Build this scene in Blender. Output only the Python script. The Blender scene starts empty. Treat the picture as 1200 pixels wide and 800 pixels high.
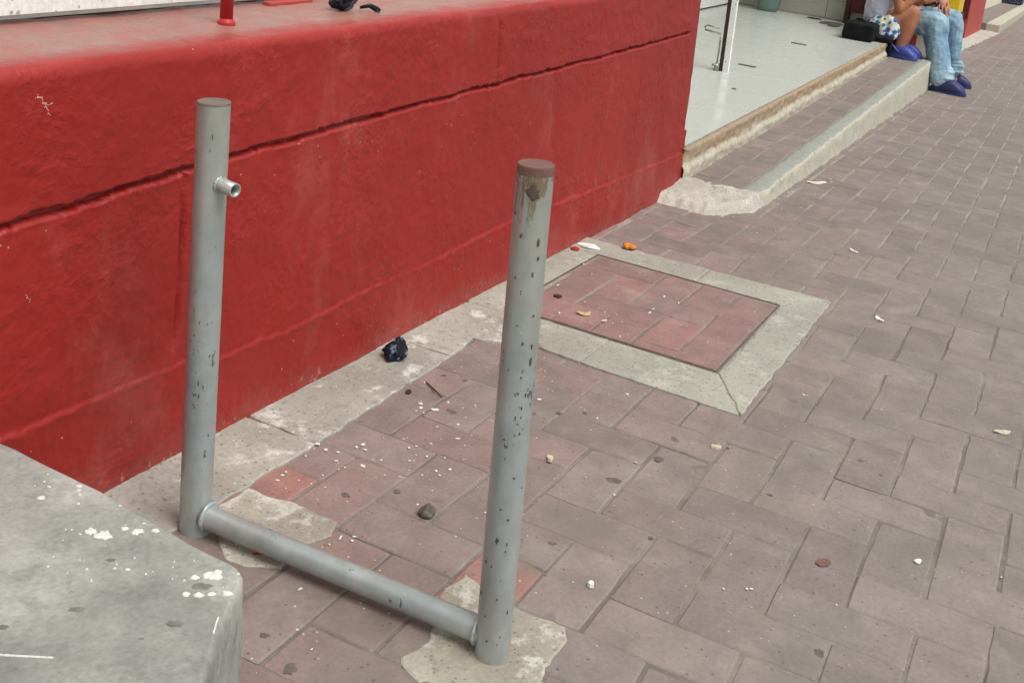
import bpy, bmesh, math, random
from mathutils import Vector, Matrix, noise
sc = bpy.context.scene
col = sc.collection
random.seed(7)

# ------------------------------------------------------------------ camera
cam_d = bpy.data.cameras.new('camera')
cam = bpy.data.objects.new('camera', cam_d)
col.objects.link(cam)
R = ((0.43834, -0.06945, 0.89612), (-0.88792, -0.18822, 0.41974), (0.13952, -0.97967, -0.14416))
cam.matrix_world = Matrix(((R[0][0], -R[0][1], -R[0][2], 0.0),
                           (R[1][0], -R[1][1], -R[1][2], 0.0),
                           (R[2][0], -R[2][1], -R[2][2], 0.955),
                           (0, 0, 0, 1)))
cam_d.sensor_fit = 'HORIZONTAL'
cam_d.sensor_width = 36.0
cam_d.lens = 1393.07 / 1200 * 36
cam_d.shift_x = 0.0
cam_d.shift_y = -0.2708
cam_d.clip_start = 0.02
cam_d.clip_end = 500
sc.camera = cam

# ------------------------------------------------------------------ world, sun, exposure
world = bpy.data.worlds.new('World')
sc.world = world
world.use_nodes = True
wn = world.node_tree
wn.nodes.clear()
SUN_EL, SUN_AZ = math.radians(58), math.radians(250)
sky = wn.nodes.new('ShaderNodeTexSky')
sky.sky_type = 'NISHITA'
sky.sun_disc = False
sky.sun_elevation = SUN_EL
sky.sun_rotation = SUN_AZ
sky.dust_density = 4.0
sky.air_density = 1.0
hs = wn.nodes.new('ShaderNodeHueSaturation')
hs.inputs['Saturation'].default_value = 0.18
bgn = wn.nodes.new('ShaderNodeBackground')
bgn.inputs['Strength'].default_value = 0.12
wo = wn.nodes.new('ShaderNodeOutputWorld')
wn.links.new(sky.outputs[0], hs.inputs['Color'])
wn.links.new(hs.outputs[0], bgn.inputs['Color'])
wn.links.new(bgn.outputs[0], wo.inputs['Surface'])
sun_d = bpy.data.lights.new('sun', 'SUN')
sun_d.energy = 1.3
sun_d.angle = math.radians(38)
sun_d.color = (1.0, 0.965, 0.90)
sun = bpy.data.objects.new('sun', sun_d)
col.objects.link(sun)
# light comes from the street side, high, a little from behind the camera
sun_dir = Vector((-0.18, -0.50, 0.95)).normalized()
sun.rotation_euler = (-sun_dir).to_track_quat('-Z', 'Y').to_euler()
sky.sun_elevation = math.asin(sun_dir.z)
sky.sun_rotation = math.atan2(sun_dir.x, sun_dir.y)
sc.view_settings.view_transform = 'Standard'
sc.view_settings.look = 'None'
sc.view_settings.exposure = 0.42
sc.view_settings.gamma = 1.0
sc.view_settings.use_curve_mapping = False
sc.render.engine = 'CYCLES'
sc.cycles.max_bounces = 6

# ------------------------------------------------------------------ helpers
def nz(x, y, z=0.0):
    return noise.noise(Vector((x, y, z)))


def fbm(x, y, z=0.0, o=4):
    return noise.fractal(Vector((x, y, z)), 1.0, 2.0, o)


def lin(c):
    return tuple(((v / 255) / 12.92 if v / 255 <= 0.04045 else ((v / 255 + 0.055) / 1.055) ** 2.4) for v in c)


class G:
    """small node-graph writer for one material"""
    def __init__(self, name):
        self.m = bpy.data.materials.new(name)
        self.m.use_nodes = True
        self.t = self.m.node_tree
        self.b = self.t.nodes['Principled BSDF']
        self.tc = self.t.nodes.new('ShaderNodeTexCoord')
        self.obj = self.tc.outputs['Object']

    def n(self, kind, **kw):
        nd = self.t.nodes.new(kind)
        for k, v in kw.items():
            setattr(nd, k, v)
        return nd

    def lk(self, a, b):
        self.t.links.new(a, b)

    def setin(self, sock, v):
        if isinstance(v, bpy.types.NodeSocket):
            self.lk(v, sock)
        else:
            if sock.type == 'RGBA' and len(v) == 3:
                v = (*v, 1)
            sock.default_value = v

    def scale(self, s, vec=None, loc=(0, 0, 0)):
        mp = self.n('ShaderNodeMapping')
        self.lk(vec or self.obj, mp.inputs['Vector'])
        mp.inputs['Scale'].default_value = s
        mp.inputs['Location'].default_value = loc
        return mp.outputs[0]

    def noise(self, s, d=4.0, r=0.55, vec=None, dist=0.0):
        nd = self.n('ShaderNodeTexNoise')
        self.lk(vec or self.obj, nd.inputs['Vector'])
        nd.inputs['Scale'].default_value = s
        nd.inputs['Detail'].default_value = d
        nd.inputs['Roughness'].default_value = r
        nd.inputs['Distortion'].default_value = dist
        return nd.outputs['Fac']

    def voro(self, s, vec=None, out='Distance', rnd=1.0):
        nd = self.n('ShaderNodeTexVoronoi')
        self.lk(vec or self.obj, nd.inputs['Vector'])
        nd.inputs['Scale'].default_value = s
        nd.inputs['Randomness'].default_value = rnd
        return nd.outputs[out]

    def rng(self, v, a, b, c=0.0, d=1.0, smooth=True):
        nd = self.n('ShaderNodeMapRange')
        nd.interpolation_type = 'SMOOTHSTEP' if smooth else 'LINEAR'
        self.setin(nd.inputs[0], v)
        for i, x in enumerate((a, b, c, d)):
            nd.inputs[i + 1].default_value = x
        return nd.outputs[0]

    def math(self, op, a, b=0.0, c=0.0):
        nd = self.n('ShaderNodeMath')
        nd.operation = op
        for i, x in enumerate((a, b, c)):
            self.setin(nd.inputs[i], x)
        return nd.outputs[0]

    def mix(self, f, a, b, mode='MIX'):
        nd = self.n('ShaderNodeMix')
        nd.data_type = 'RGBA'
        nd.blend_type = mode
        self.setin(nd.inputs[0], f)
        self.setin(nd.inputs[6], a)
        self.setin(nd.inputs[7], b)
        return nd.outputs[2]

    def xyz(self, vec=None):
        nd = self.n('ShaderNodeSeparateXYZ')
        self.lk(vec or self.obj, nd.inputs[0])
        return nd.outputs

    def attr(self, name):
        nd = self.n('ShaderNodeAttribute')
        nd.attribute_name = name
        return nd

    def bump(self, h, strength=0.4, dist=0.002):
        nd = self.n('ShaderNodeBump')
        nd.inputs['Strength'].default_value = strength
        nd.inputs['Distance'].default_value = dist
        self.lk(h, nd.inputs['Height'])
        self.lk(nd.outputs[0], self.b.inputs['Normal'])

    def out(self, colour, rough=0.7, spec=0.4, metal=0.0):
        self.setin(self.b.inputs['Base Color'], colour)
        self.setin(self.b.inputs['Roughness'], rough)
        self.setin(self.b.inputs['Specular IOR Level'], spec)
        self.setin(self.b.inputs['Metallic'], metal)
        return self.m


def tag(o, label=None, cat=None, group=None, kind=None):
    for k, v in (('label', label), ('category', cat), ('group', group), ('kind', kind)):
        if v:
            o[k] = v
    return o


def set_attr(o, vals):
    at = o.data.color_attributes.new('tone', 'FLOAT_COLOR', 'POINT')
    at.data.foreach_set('color', [c for v in vals for c in (v, v, v, 1)])


def link(name, me, mat=None, parent=None):
    o = bpy.data.objects.new(name, me)
    col.objects.link(o)
    if mat:
        me.materials.append(mat)
    if parent:
        o.parent = parent
        o.matrix_parent_inverse = parent.matrix_world.inverted()
    return o


def mesh_py(name, vs, fs, mat=None, parent=None, smooth=False):
    me = bpy.data.meshes.new(name)
    me.from_pydata(vs, [], fs)
    me.update()
    if smooth:
        me.polygons.foreach_set('use_smooth', [True] * len(me.polygons))
    return link(name, me, mat, parent)


def mesh_bm(name, bm, mat=None, parent=None, smooth=False):
    bmesh.ops.recalc_face_normals(bm, faces=bm.faces)
    me = bpy.data.meshes.new(name)
    bm.to_mesh(me)
    bm.free()
    if smooth:
        me.polygons.foreach_set('use_smooth', [True] * len(me.polygons))
    return link(name, me, mat, parent)


def empty(name, loc=(0, 0, 0)):
    o = bpy.data.objects.new(name, None)
    o.location = loc
    o.empty_display_size = 0.1
    col.objects.link(o)
    o.matrix_world = Matrix.Translation(loc)
    return o


def add_box(bm, x0, x1, y0, y1, z0, z1, slope=0.0, bev=0.0):
    """box whose top and bottom follow the level (the street falls away along +x)"""
    vs = []
    for z in (z0, z1):
        for x, y in ((x0, y0), (x1, y0), (x1, y1), (x0, y1)):
            vs.append(bm.verts.new((x, y, z + slope * (x - x0))))
    fs = [bm.faces.new([vs[i] for i in q]) for q in
          ((3, 2, 1, 0), (4, 5, 6, 7), (0, 1, 5, 4), (1, 2, 6, 5), (2, 3, 7, 6), (3, 0, 4, 7))]
    if bev:
        es = {e for f in fs for e in f.edges}
        bmesh.ops.bevel(bm, geom=list(es), offset=bev, segments=2, profile=0.6, affect='EDGES')


def add_tube(bm, pts, radii, seg=24, cap=True):
    """lofted tube through pts"""
    rings = []
    n = len(pts)
    for i, p in enumerate(pts):
        p = Vector(p)
        a = Vector(pts[max(i - 1, 0)])
        b = Vector(pts[min(i + 1, n - 1)])
        t = (b - a).normalized()
        u = t.cross(Vector((0, 0, 1)))
        if u.length < 0.2:
            u = t.cross(Vector((0, 1, 0)))
        u.normalize()
        v = t.cross(u)
        r = radii[i] if isinstance(radii, (list, tuple)) else radii
        rings.append([bm.verts.new(p + u * (r * math.cos(k * 2 * math.pi / seg)) + v * (r * math.sin(k * 2 * math.pi / seg))) for k in range(seg)])
    for a, b in zip(rings[:-1], rings[1:]):
        for k in range(seg):
            bm.faces.new((a[k], a[(k + 1) % seg], b[(k + 1) % seg], b[k]))
    if cap:
        bm.faces.new(rings[0][::-1])
        bm.faces.new(rings[-1])
    return rings


def add_ball(bm, c, r, sx=1, sy=1, sz=1, sub=2):
    m = Matrix.Translation(c) @ Matrix.Diagonal((sx, sy, sz, 1))
    return bmesh.ops.create_icosphere(bm, subdivisions=sub, radius=r, matrix=m)['verts']


def capsules(bm, chain, seg=14):
    for (p, r), (q, s) in zip(chain[:-1], chain[1:]):
        add_tube(bm, [p, q], [r, s], seg)
    for p, r in chain:
        add_ball(bm, p, r)


def organic(o, voxel, it=4, fold=0.0, fsize=0.05):
    m = o.modifiers.new('remesh', 'REMESH')
    m.mode = 'VOXEL'
    m.voxel_size = voxel
    m.use_smooth_shade = True
    s = o.modifiers.new('smooth', 'SMOOTH')
    s.factor = 0.5
    s.iterations = it
    if fold:
        t = bpy.data.textures.new('folds', 'CLOUDS')
        t.noise_scale = fsize
        d = o.modifiers.new('folds', 'DISPLACE')
        d.texture = t
        d.strength = fold
        d.texture_coords = 'LOCAL'
    return o


LEV = 0.033                       # rise of level things against the falling street, per metre of x


# ------------------------------------------------------------------ materials
def m_brick(name, redmin, redmax):
    g = G(name)
    a = g.attr('tone')
    s = g.n('ShaderNodeSeparateColor')
    g.lk(a.outputs['Color'], s.inputs[0])
    tone, hue, spec = s.outputs[0], s.outputs[1], s.outputs[2]
    x, y, z = g.xyz()
    n1 = g.noise(1.7, 5)
    n2 = g.noise(14, 6, 0.65)
    n3 = g.noise(130, 3, 0.7)
    yy = g.math('ADD', y, g.math('MULTIPLY', g.math('SUBTRACT', n1, 0.5), 0.5))
    red = g.rng(yy, 0.1, 0.95, redmin, redmax)
    red = g.math('MULTIPLY', red, g.rng(x, 2.6, 4.6, 1.0, 0.45))
    red = g.math('MULTIPLY', red, g.rng(hue, 0, 1, 0.6, 1.3, False))
    base = g.mix(red, lin((131, 123, 117)), lin((148, 113, 107)))
    base = g.mix(spec, base, lin((172, 118, 106)))
    v = g.rng(tone, 0, 1, 0.89, 1.08, False)
    v = g.math('MULTIPLY', v, g.rng(n2, 0.25, 0.75, 0.86, 1.12))
    v = g.math('MULTIPLY', v, g.rng(n3, 0.2, 0.8, 0.87, 1.12))
    base = g.mix(1.0, base, v, 'MULTIPLY')
    # grey-olive grime in broad patches, pale dust in others
    grime = g.rng(g.noise(4.3, 6, 0.6), 0.48, 0.70, 0, 0.6)
    base = g.mix(grime, base, lin((114, 110, 102)))
    soft = g.rng(g.noise(9.5, 5, 0.6, g.scale((1, 1, 1), None, (2, 6, 0))), 0.52, 0.74, 0, 0.4)
    base = g.mix(soft, base, lin((104, 98, 92)))
    dust = g.rng(g.noise(6.0, 7, 0.65, g.scale((1, 1, 1), None, (7, 3, 0))), 0.54, 0.78, 0, 0.5)
    base = g.mix(dust, base, lin((166, 156, 146)))
    # earth trodden in under the low crossbar of the rack
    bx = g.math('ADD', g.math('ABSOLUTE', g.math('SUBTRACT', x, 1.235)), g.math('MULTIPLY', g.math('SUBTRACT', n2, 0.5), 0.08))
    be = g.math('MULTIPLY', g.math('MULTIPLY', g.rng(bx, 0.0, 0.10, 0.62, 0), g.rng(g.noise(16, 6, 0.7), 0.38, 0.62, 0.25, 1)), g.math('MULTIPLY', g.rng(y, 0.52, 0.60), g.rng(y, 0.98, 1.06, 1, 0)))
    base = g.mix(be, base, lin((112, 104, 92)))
    # fine dark grit and pale flecks
    vd = g.voro(95)
    vc = g.n('ShaderNodeSeparateColor')
    g.lk(g.voro(95, None, 'Color'), vc.inputs[0])
    gm = g.math('MULTIPLY', g.math('LESS_THAN', vd, 0.20), g.math('GREATER_THAN', vc.outputs[0], 0.86))
    base = g.mix(g.math('MULTIPLY', gm, 0.6), base, lin((70, 64, 60)))
    gp = g.math('MULTIPLY', g.math('LESS_THAN', vd, 0.17), g.math('LESS_THAN', vc.outputs[1], 0.07))
    gp = g.math('MULTIPLY', gp, g.rng(y, -0.2, 0.9, 0.25, 1))
    base = g.mix(g.math('MULTIPLY', gp, 0.8), base, lin((205, 200, 190)))
    # chewing-gum stains
    vg = g.voro(7.0, g.scale((1, 1, 0.01)))
    vcc = g.n('ShaderNodeSeparateColor')
    g.lk(g.voro(7.0, g.scale((1, 1, 0.01)), 'Color'), vcc.inputs[0])
    gum = g.math('MULTIPLY', g.rng(g.math('ADD', vg, g.math('MULTIPLY', n2, 0.05)), 0.085, 0.12, 1, 0), g.math('GREATER_THAN', vcc.outputs[0], 0.78))
    base = g.mix(g.math('MULTIPLY', gum, 0.3), base, lin((84, 80, 76)))
    h = g.math('ADD', g.math('MULTIPLY', n3, 0.6), g.math('MULTIPLY', n2, 0.8))
    g.bump(h, 0.5, 0.0022)
    return g.out(base, g.rng(n2, 0.3, 0.7, 0.62, 0.85), 0.35)


def m_concrete(name, c0, c1, dark, blotch=0.0, sc_=1.0, rough=0.85, bump=0.5, bdist=0.003, pits=0.55):
    g = G(name)
    n1 = g.noise(5 * sc_, 6, 0.6)
    n2 = g.noise(24 * sc_, 6, 0.7)
    n3 = g.noise(150 * sc_, 3, 0.7)
    base = g.mix(g.rng(n1, 0.3, 0.7), c0, c1)
    base = g.mix(g.rng(n2, 0.52, 0.74, 0, 0.6), base, dark)
    if blotch:
        wv = g.noise(9 * sc_, 7, 0.72, g.scale((1, 1, 1), None, (3.1, 9.2, 1.0)))
        base = g.mix(g.rng(wv, 0.53, 0.63, 0, blotch), base, lin((205, 204, 194)))
    v = g.math('MULTIPLY', g.rng(n3, 0.2, 0.8, 0.84, 1.13), g.rng(n2, 0.2, 0.8, 0.93, 1.07))
    base = g.mix(1.0, base, v, 'MULTIPLY')
    vd = g.voro(120 * sc_)
    vc = g.n('ShaderNodeSeparateColor')
    g.lk(g.voro(120 * sc_, None, 'Color'), vc.inputs[0])
    gm = g.math('MULTIPLY', g.math('LESS_THAN', g.math('ADD', vd, g.math('MULTIPLY', n3, 0.2)), 0.42), g.math('GREATER_THAN', vc.outputs[0], 0.82))
    base = g.mix(g.math('MULTIPLY', gm, pits), base, lin((92, 84, 74)))
    g.bump(g.math('ADD', g.math('MULTIPLY', n2, 1.0), g.math('MULTIPLY', n3, 0.4)), bump, bdist)
    return g.out(base, rough, 0.3)


def m_two(name, a0, a1, b0, b1, mid, spread):
    """two coats: a below, b above, meeting in a ragged line"""
    g = G(name)
    t = g.attr('tone').outputs['Fac']
    n1 = g.noise(7, 5, 0.6)
    n2 = g.noise(34, 6, 0.7)
    n3 = g.noise(160, 3, 0.7)
    k = g.math('ADD', t, g.math('MULTIPLY', g.math('SUBTRACT', n1, 0.5), spread * 2))
    k = g.math('ADD', k, g.math('MULTIPLY', g.math('SUBTRACT', n2, 0.5), spread))
    f = g.rng(k, mid - 0.08, mid + 0.08)
    base = g.mix(f, g.mix(g.rng(n2, 0.3, 0.7), a0, a1), g.mix(g.rng(n2, 0.3, 0.7), b0, b1))
    base = g.mix(g.rng(g.noise(48, 4, 0.6), 0.62, 0.70, 0, 0.6), base, lin((104, 96, 82)))
    base = g.mix(1.0, base, g.rng(n3, 0.2, 0.8, 0.86, 1.1), 'MULTIPLY')
    g.bump(g.math('ADD', n2, g.math('MULTIPLY', n3, 0.4)), 0.5, 0.004)
    return g.out(base, 0.85, 0.3)


def m_plain(name, c, rough=0.6, spec=0.4, metal=0.0, var=0.12, s=30, bump=0.0):
    g = G(name)
    n = g.noise(s, 5, 0.6)
    base = g.mix(1.0, c, g.rng(n, 0.25, 0.75, 1 - var, 1 + var), 'MULTIPLY')
    if bump:
        g.bump(n, bump, 0.003)
    return g.out(base, rough, spec, metal)


def m_joint():
    g = G('joint_sand')
    x, y, z = g.xyz()
    n1 = g.noise(3.2, 5, 0.6)
    n2 = g.noise(45, 5, 0.7)
    f = g.rng(g.math('ADD', g.math('ADD', g.math('MULTIPLY', x, 0.45), g.math('MULTIPLY', y, 0.8)), g.math('MULTIPLY', n1, 1.6)), 2.1, 3.6)
    base = g.mix(f, g.mix(g.rng(n1, 0.4, 0.6), lin((112, 106, 97)), lin((134, 127, 117))), lin((156, 147, 137)))
    base = g.mix(1.0, base, g.rng(n2, 0.2, 0.8, 0.8, 1.15), 'MULTIPLY')
    g.bump(n2, 0.5, 0.002)
    return g.out(base, 0.95, 0.2)


M = {}
M['brick'] = m_brick('paving_brick', 0.05, 0.38)
M['cover_brick'] = m_brick('cover_brick', 0.62, 0.8)
M['concrete_band'] = m_concrete('old_concrete', lin((172, 169, 158)), lin((146, 143, 132)), lin((106, 101, 92)), 0.9)
M['concrete_frame'] = m_concrete('frame_concrete', lin((166, 165, 152)), lin((150, 149, 137)), lin((116, 114, 104)), 0.3)
M['concrete_patch'] = m_concrete('mortar_patch', lin((174, 170, 155)), lin((146, 140, 126)), lin((110, 102, 90)), 0.7, 1.3)
M['concrete_grey'] = m_concrete('smooth_concrete', lin((174, 175, 167)), lin((118, 121, 116)), lin((104, 106, 101)), 0.3, 0.9, 0.8, 0.6, 0.002, 0.16)
M['kerb'] = m_two('kerb_concrete', lin((188, 185, 169)), lin((172, 168, 152)), lin((158, 160, 152)), lin((142, 145, 138)), 0.5, 0.5)
M['riser'] = m_two('riser_plaster', lin((192, 187, 170)), lin((170, 162, 142)), lin((172, 152, 126)), lin((152, 132, 108)), 0.58, 0.35)
M['rough_cement'] = m_concrete('rough_cement', lin((192, 190, 179)), lin((174, 171, 158)), lin((108, 103, 92)), 0.7, 1.2, 0.9, 0.8, 0.006)
M['joint'] = m_joint()


def m_red_wall():
    g = G('red_plaster_paint')
    x, y, z = g.xyz()
    n1 = g.noise(2.2, 5)
    n2 = g.noise(18, 6, 0.62)
    n3 = g.noise(90, 4, 0.7)
    base = g.mix(g.rng(n1, 0.3, 0.7), lin((143, 28, 23)), lin((151, 33, 28)))
    # scuffed, chalky patches
    sc1 = g.rng(g.noise(3.0, 8, 0.66, g.scale((1, 1, 0.6), None, (4, 0, 2))), 0.55, 0.70, 0, 0.42)
    base = g.mix(sc1, base, lin((168, 84, 78)))
    # street dust along the foot of the wall
    foot = g.rng(g.math('ADD', z, g.math('MULTIPLY', g.math('SUBTRACT', n2, 0.5), 0.12)), 0.0, 0.05, 0.35, 0)
    base = g.mix(foot, base, lin((146, 80, 72)))
    base = g.mix(1.0, base, g.rng(n2, 0.25, 0.75, 0.96, 1.03), 'MULTIPLY')
    blot = g.noise(30, 3, 0.5, g.scale((1, 1, 1), None, (9, 1, 6)))
    base = g.mix(g.rng(blot, 0.66, 0.72, 0, 0.15), base, lin((120, 24, 22)))
    drip = g.noise(14, 5, 0.6, g.scale((1.2, 1, 0.4), None, (3, 0, 1)))
    base = g.mix(g.math('MULTIPLY', g.rng(drip, 0.58, 0.70, 0, 0.2), g.rng(n1, 0.5, 0.62)), base, lin((178, 92, 86)))
    sp = g.math('MULTIPLY', g.rng(g.noise(70, 3, 0.6), 0.62, 0.66), g.rng(g.math('ADD', z, g.math('MULTIPLY', n2, 0.05)), 0.02, 0.075, 0.75, 0))
    base = g.mix(sp, base, lin((172, 132, 118)))
    # dusty ledge: grey-pink dust from 3 cm behind the lip back
    yy = g.math('ADD', y, g.math('MULTIPLY', g.math('SUBTRACT', g.noise(11, 6, 0.7), 0.5), 0.07))
    ledge = g.math('MULTIPLY', g.rng(yy, 1.195, 1.262, 0, 0.88), g.rng(z, 0.60, 0.64))
    base = g.mix(ledge, base, g.mix(g.rng(n2, 0.3, 0.7), lin((146, 118, 107)), lin((158, 108, 99))))
    # worn lip
    lip = g.math('MULTIPLY', g.rng(g.math('ADD', z, g.math('MULTIPLY', x, -0.0304)), 0.603, 0.615), g.rng(n2, 0.35, 0.7, 0.1, 0.55))
    base = g.mix(g.math('MULTIPLY', lip, g.math('SUBTRACT', 1.0, ledge)), base, lin((170, 64, 60)))
    # small dark pits and pale chips
    vd = g.voro(60)
    vc = g.n('ShaderNodeSeparateColor')
    g.lk(g.voro(60, None, 'Color'), vc.inputs[0])
    pit = g.math('MULTIPLY', g.math('LESS_THAN', vd, 0.14), g.math('GREATER_THAN', vc.outputs[0], 0.90))
    base = g.mix(g.math('MULTIPLY', pit, 0.5), base, lin((92, 20, 20)))
    chip = g.math('MULTIPLY', g.math('LESS_THAN', vd, 0.10), g.math('LESS_THAN', vc.outputs[1], 0.05))
    base = g.mix(g.math('MULTIPLY', chip, 0.7), base, lin((205, 150, 140)))
    n4 = g.rng(g.noise(95, 2, 0.5), 0.42, 0.75)
    n5 = g.rng(g.noise(34, 2, 0.5), 0.35, 0.75)
    patchy = g.rng(g.noise(5, 4, 0.6, g.scale((1, 1, 1), None, (6, 2, 2))), 0.42, 0.62, 0.25, 1.0)
    g.bump(g.math('MULTIPLY', patchy, g.math('ADD', g.math('MULTIPLY', n5, 1.0), g.math('MULTIPLY', n4, 0.6))), 0.42, 0.004)
    return g.out(base, g.rng(n2, 0.3, 0.7, 0.38, 0.56), 0.45)


M['red_wall'] = m_red_wall()


def m_post(name, wear):
    g = G(name)
    x, y, z = g.xyz()
    n1 = g.noise(9, 5, 0.6)
    n2 = g.noise(45, 5, 0.65)
    base = g.mix(g.rng(n1, 0.3, 0.7), lin((160, 171, 171)), lin((174, 182, 180)))
    base = g.mix(1.0, base, g.rng(n2, 0.2, 0.8, 0.93, 1.06), 'MULTIPLY')
    base = g.mix(g.rng(g.noise(16, 5, 0.65, g.scale((1, 1, .6), None, (2, 8, 3))), 0.50, 0.66, 0, 0.5), base, lin((186, 193, 190)))
    dull = g.noise(7, 6, 0.7, g.scale((1, 1, .5), None, (4, 4, 9)))
    base = g.mix(g.rng(dull, 0.45, 0.66, 0, 0.45), base, lin((138, 138, 128)))
    # grubby towards hand height
    base = g.mix(g.rng(z, 0.3, 0.62, 0, 0.45), base, lin((160, 158, 140)))
    # dark chips: crisp flecks gathered in clusters
    fl = g.noise(150, 3, 0.6, g.scale((1, 1, 0.6)))
    cl = g.noise(13, 4, 0.65, g.scale((1, 1, 0.5), None, (1.5, 4, 2)))
    c1 = g.rng(g.math('ADD', g.math('MULTIPLY', fl, 0.55), g.math('MULTIPLY', cl, 0.6)), 0.708 - wear * 0.020, 0.720 - wear * 0.020)
    base = g.mix(g.math('MULTIPLY', c1, 0.85), base, lin((82, 88, 84)))
    scr = g.noise(60, 4, 0.6, g.scale((1.6, 1.6, 0.14), None, (0, 6, 0)))
    base = g.mix(g.rng(scr, 0.70, 0.73, 0, 0.5), base, lin((96, 102, 98)))
    pl = g.noise(30, 6, 0.7, g.scale((1, 1, 0.5), None, (5, 5, 1)))
    base = g.mix(g.rng(pl, 0.68, 0.70, 0, 0.7), base, lin((206, 208, 200)))
    # rust and worn yellow-brown scratches under the cap
    top = g.rng(z, 0.52, 0.625, 0, 1)
    sc1 = g.noise(40, 6, 0.75, g.scale((1.4, 1.4, 0.28)))
    rb = g.rng(g.math('ADD', sc1, g.math('MULTIPLY', top, 0.20 * wear)), 0.66, 0.70)
    rb = g.math('MULTIPLY', rb, top)
    base = g.mix(rb, base, lin((128, 112, 90)))
    g.bump(g.math('SUBTRACT', n2, g.math('MULTIPLY', c1, 1.2)), 0.25, 0.0015)
    return g.out(base, g.math('ADD', g.rng(n2, 0.3, 0.7, 0.30, 0.44), g.math('MULTIPLY', rb, 0.3)), 0.5, 0.4)


M['post_left'] = m_post('grey_pipe_paint', 0.0)
M['post_right'] = m_post('worn_pipe_paint', 1.0)
M['bar'] = m_post('bar_pipe_paint', 0.45)
M['rust'] = m_concrete('rusty_cap', lin((128, 92, 82)), lin((112, 84, 76)), lin((84, 62, 56)), 0.0, 3.0, 0.8)
M['cap_grey'] = m_concrete('grey_brown_cap', lin((124, 110, 100)), lin((108, 98, 90)), lin((84, 72, 64)), 0.0, 3.0, 0.8)
M['dark_metal'] = m_plain('bare_dark_metal', lin((92, 82, 74)), 0.6, 0.4, 0.3, 0.2, 120)
M['hole'] = m_plain('pipe_inside', lin((34, 32, 30)), 0.9)


def m_tile():
    g = G('white_floor_tile')
    x, y, z = g.xyz()
    n = g.noise(5, 5)
    base = g.mix(g.rng(n, 0.35, 0.7), lin((204, 208, 202)), lin((192, 197, 192)))
    base = g.mix(g.rng(g.noise(9, 6, 0.7), 0.62, 0.8, 0, 0.2), base, lin((160, 156, 146)))

    def line(c, step):
        f = g.math('FRACT', g.math('DIVIDE', c, step))
        return g.math('LESS_THAN', g.math('ABSOLUTE', g.math('SUBTRACT', f, 0.5)), 0.0035)
    ln = g.math('MAXIMUM', line(x, 0.45), line(y, 0.45))
    base = g.mix(g.math('MULTIPLY', ln, 0.3), base, lin((170, 172, 168)))
    g.bump(n, 0.08, 0.003)
    return g.out(base, g.rng(n, 0.3, 0.7, 0.16, 0.3), 0.5)


M['tile'] = m_tile()
M['white_paint'] = m_concrete('white_gloss_paint', lin((238, 240, 237)), lin((230, 233, 230)), lin((208, 211, 206)), 0.2, 0.7, 0.5, 0.15, 0.002)
M['shop_wall'] = m_plain('shop_wall_paint', lin((186, 184, 174)), 0.6, 0.4, 0, 0.06, 6)
M['skirting'] = m_plain('skirting_tile', lin((180, 178, 168)), 0.3, 0.5, 0, 0.08, 12)
M['grout'] = m_plain('grout', lin((120, 116, 106)), 0.9)
M['maroon'] = m_plain('maroon_board', lin((92, 22, 26)), 0.45)
M['dark_wood'] = m_plain('dark_brown_wood', lin((58, 34, 30)), 0.5, 0.4, 0, 0.2, 40)
M['black_cloth'] = m_plain('black_cloth', lin((22, 21, 23)), 0.9, 0.2, 0, 0.3, 60, 0.3)
M['bucket'] = m_plain('green_grey_plastic', lin((104, 132, 124)), 0.4)
M['steel'] = m_plain('steel_rod', lin((150, 148, 142)), 0.35, 0.5, 0.6)
M['skin_m'] = m_plain('tan_skin', lin((176, 126, 102)), 0.55, 0.35, 0, 0.08, 40)
M['skin_c'] = m_plain('brown_skin', lin((168, 112, 82)), 0.55, 0.35, 0, 0.08, 40)
M['hair'] = m_plain('black_hair', lin((26, 22, 20)), 0.5)
M['shirt_w'] = m_plain('white_cotton', lin((216, 217, 218)), 0.85, 0.2, 0, 0.06, 30)
M['shirt_l'] = m_plain('lavender_white_cotton', lin((198, 200, 216)), 0.85, 0.2, 0, 0.08, 30)
M['clog_navy'] = m_plain('navy_foam', lin((44, 52, 96)), 0.5)
M['clog_blue'] = m_plain('blue_foam', lin((66, 80, 156)), 0.45)
M['band_red'] = m_plain('red_brown_beads', lin((150, 78, 60)), 0.5)
M['yellow'] = m_plain('yellow_plastic', lin((222, 186, 40)), 0.4)
M['red_paint'] = m_plain('red_gloss_paint', lin((176, 44, 42)), 0.4, 0.4, 0, 0.12, 25)
M['red_dull'] = m_plain('dull_red_paint', lin((168, 66, 58)), 0.6, 0.4, 0, 0.12, 12)
M['cream'] = m_plain('cream_paint', lin((214, 208, 190)), 0.6, 0.4, 0, 0.08, 10)
M['ground'] = m_concrete('street_ground', lin((140, 134, 126)), lin((122, 117, 110)), lin((104, 100, 94)), 0.0, 0.4)
M['paper'] = m_plain('white_paper', lin((222, 222, 218)), 0.7)
M['paint_white'] = m_plain('white_paint_drops', lin((214, 214, 206)), 0.6, 0.4, 0, 0.10, 120)
M['peel'] = m_plain('orange_peel', lin((206, 130, 36)), 0.5, 0.4, 0, 0.3, 200)
M['leaf'] = m_plain('dry_leaf', lin((190, 172, 128)), 0.7, 0.3, 0, 0.25, 150)
M['crumb'] = m_plain('mortar_crumb', lin((192, 184, 164)), 0.8, 0.3, 0, 0.2, 150)
M['stone'] = m_plain('grey_stone', lin((96, 92, 88)), 0.85, 0.3, 0, 0.25, 90, 0.5)
M['brown'] = m_plain('dark_brown_bit', lin((62, 46, 40)), 0.8, 0.3, 0, 0.3, 150)
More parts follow.
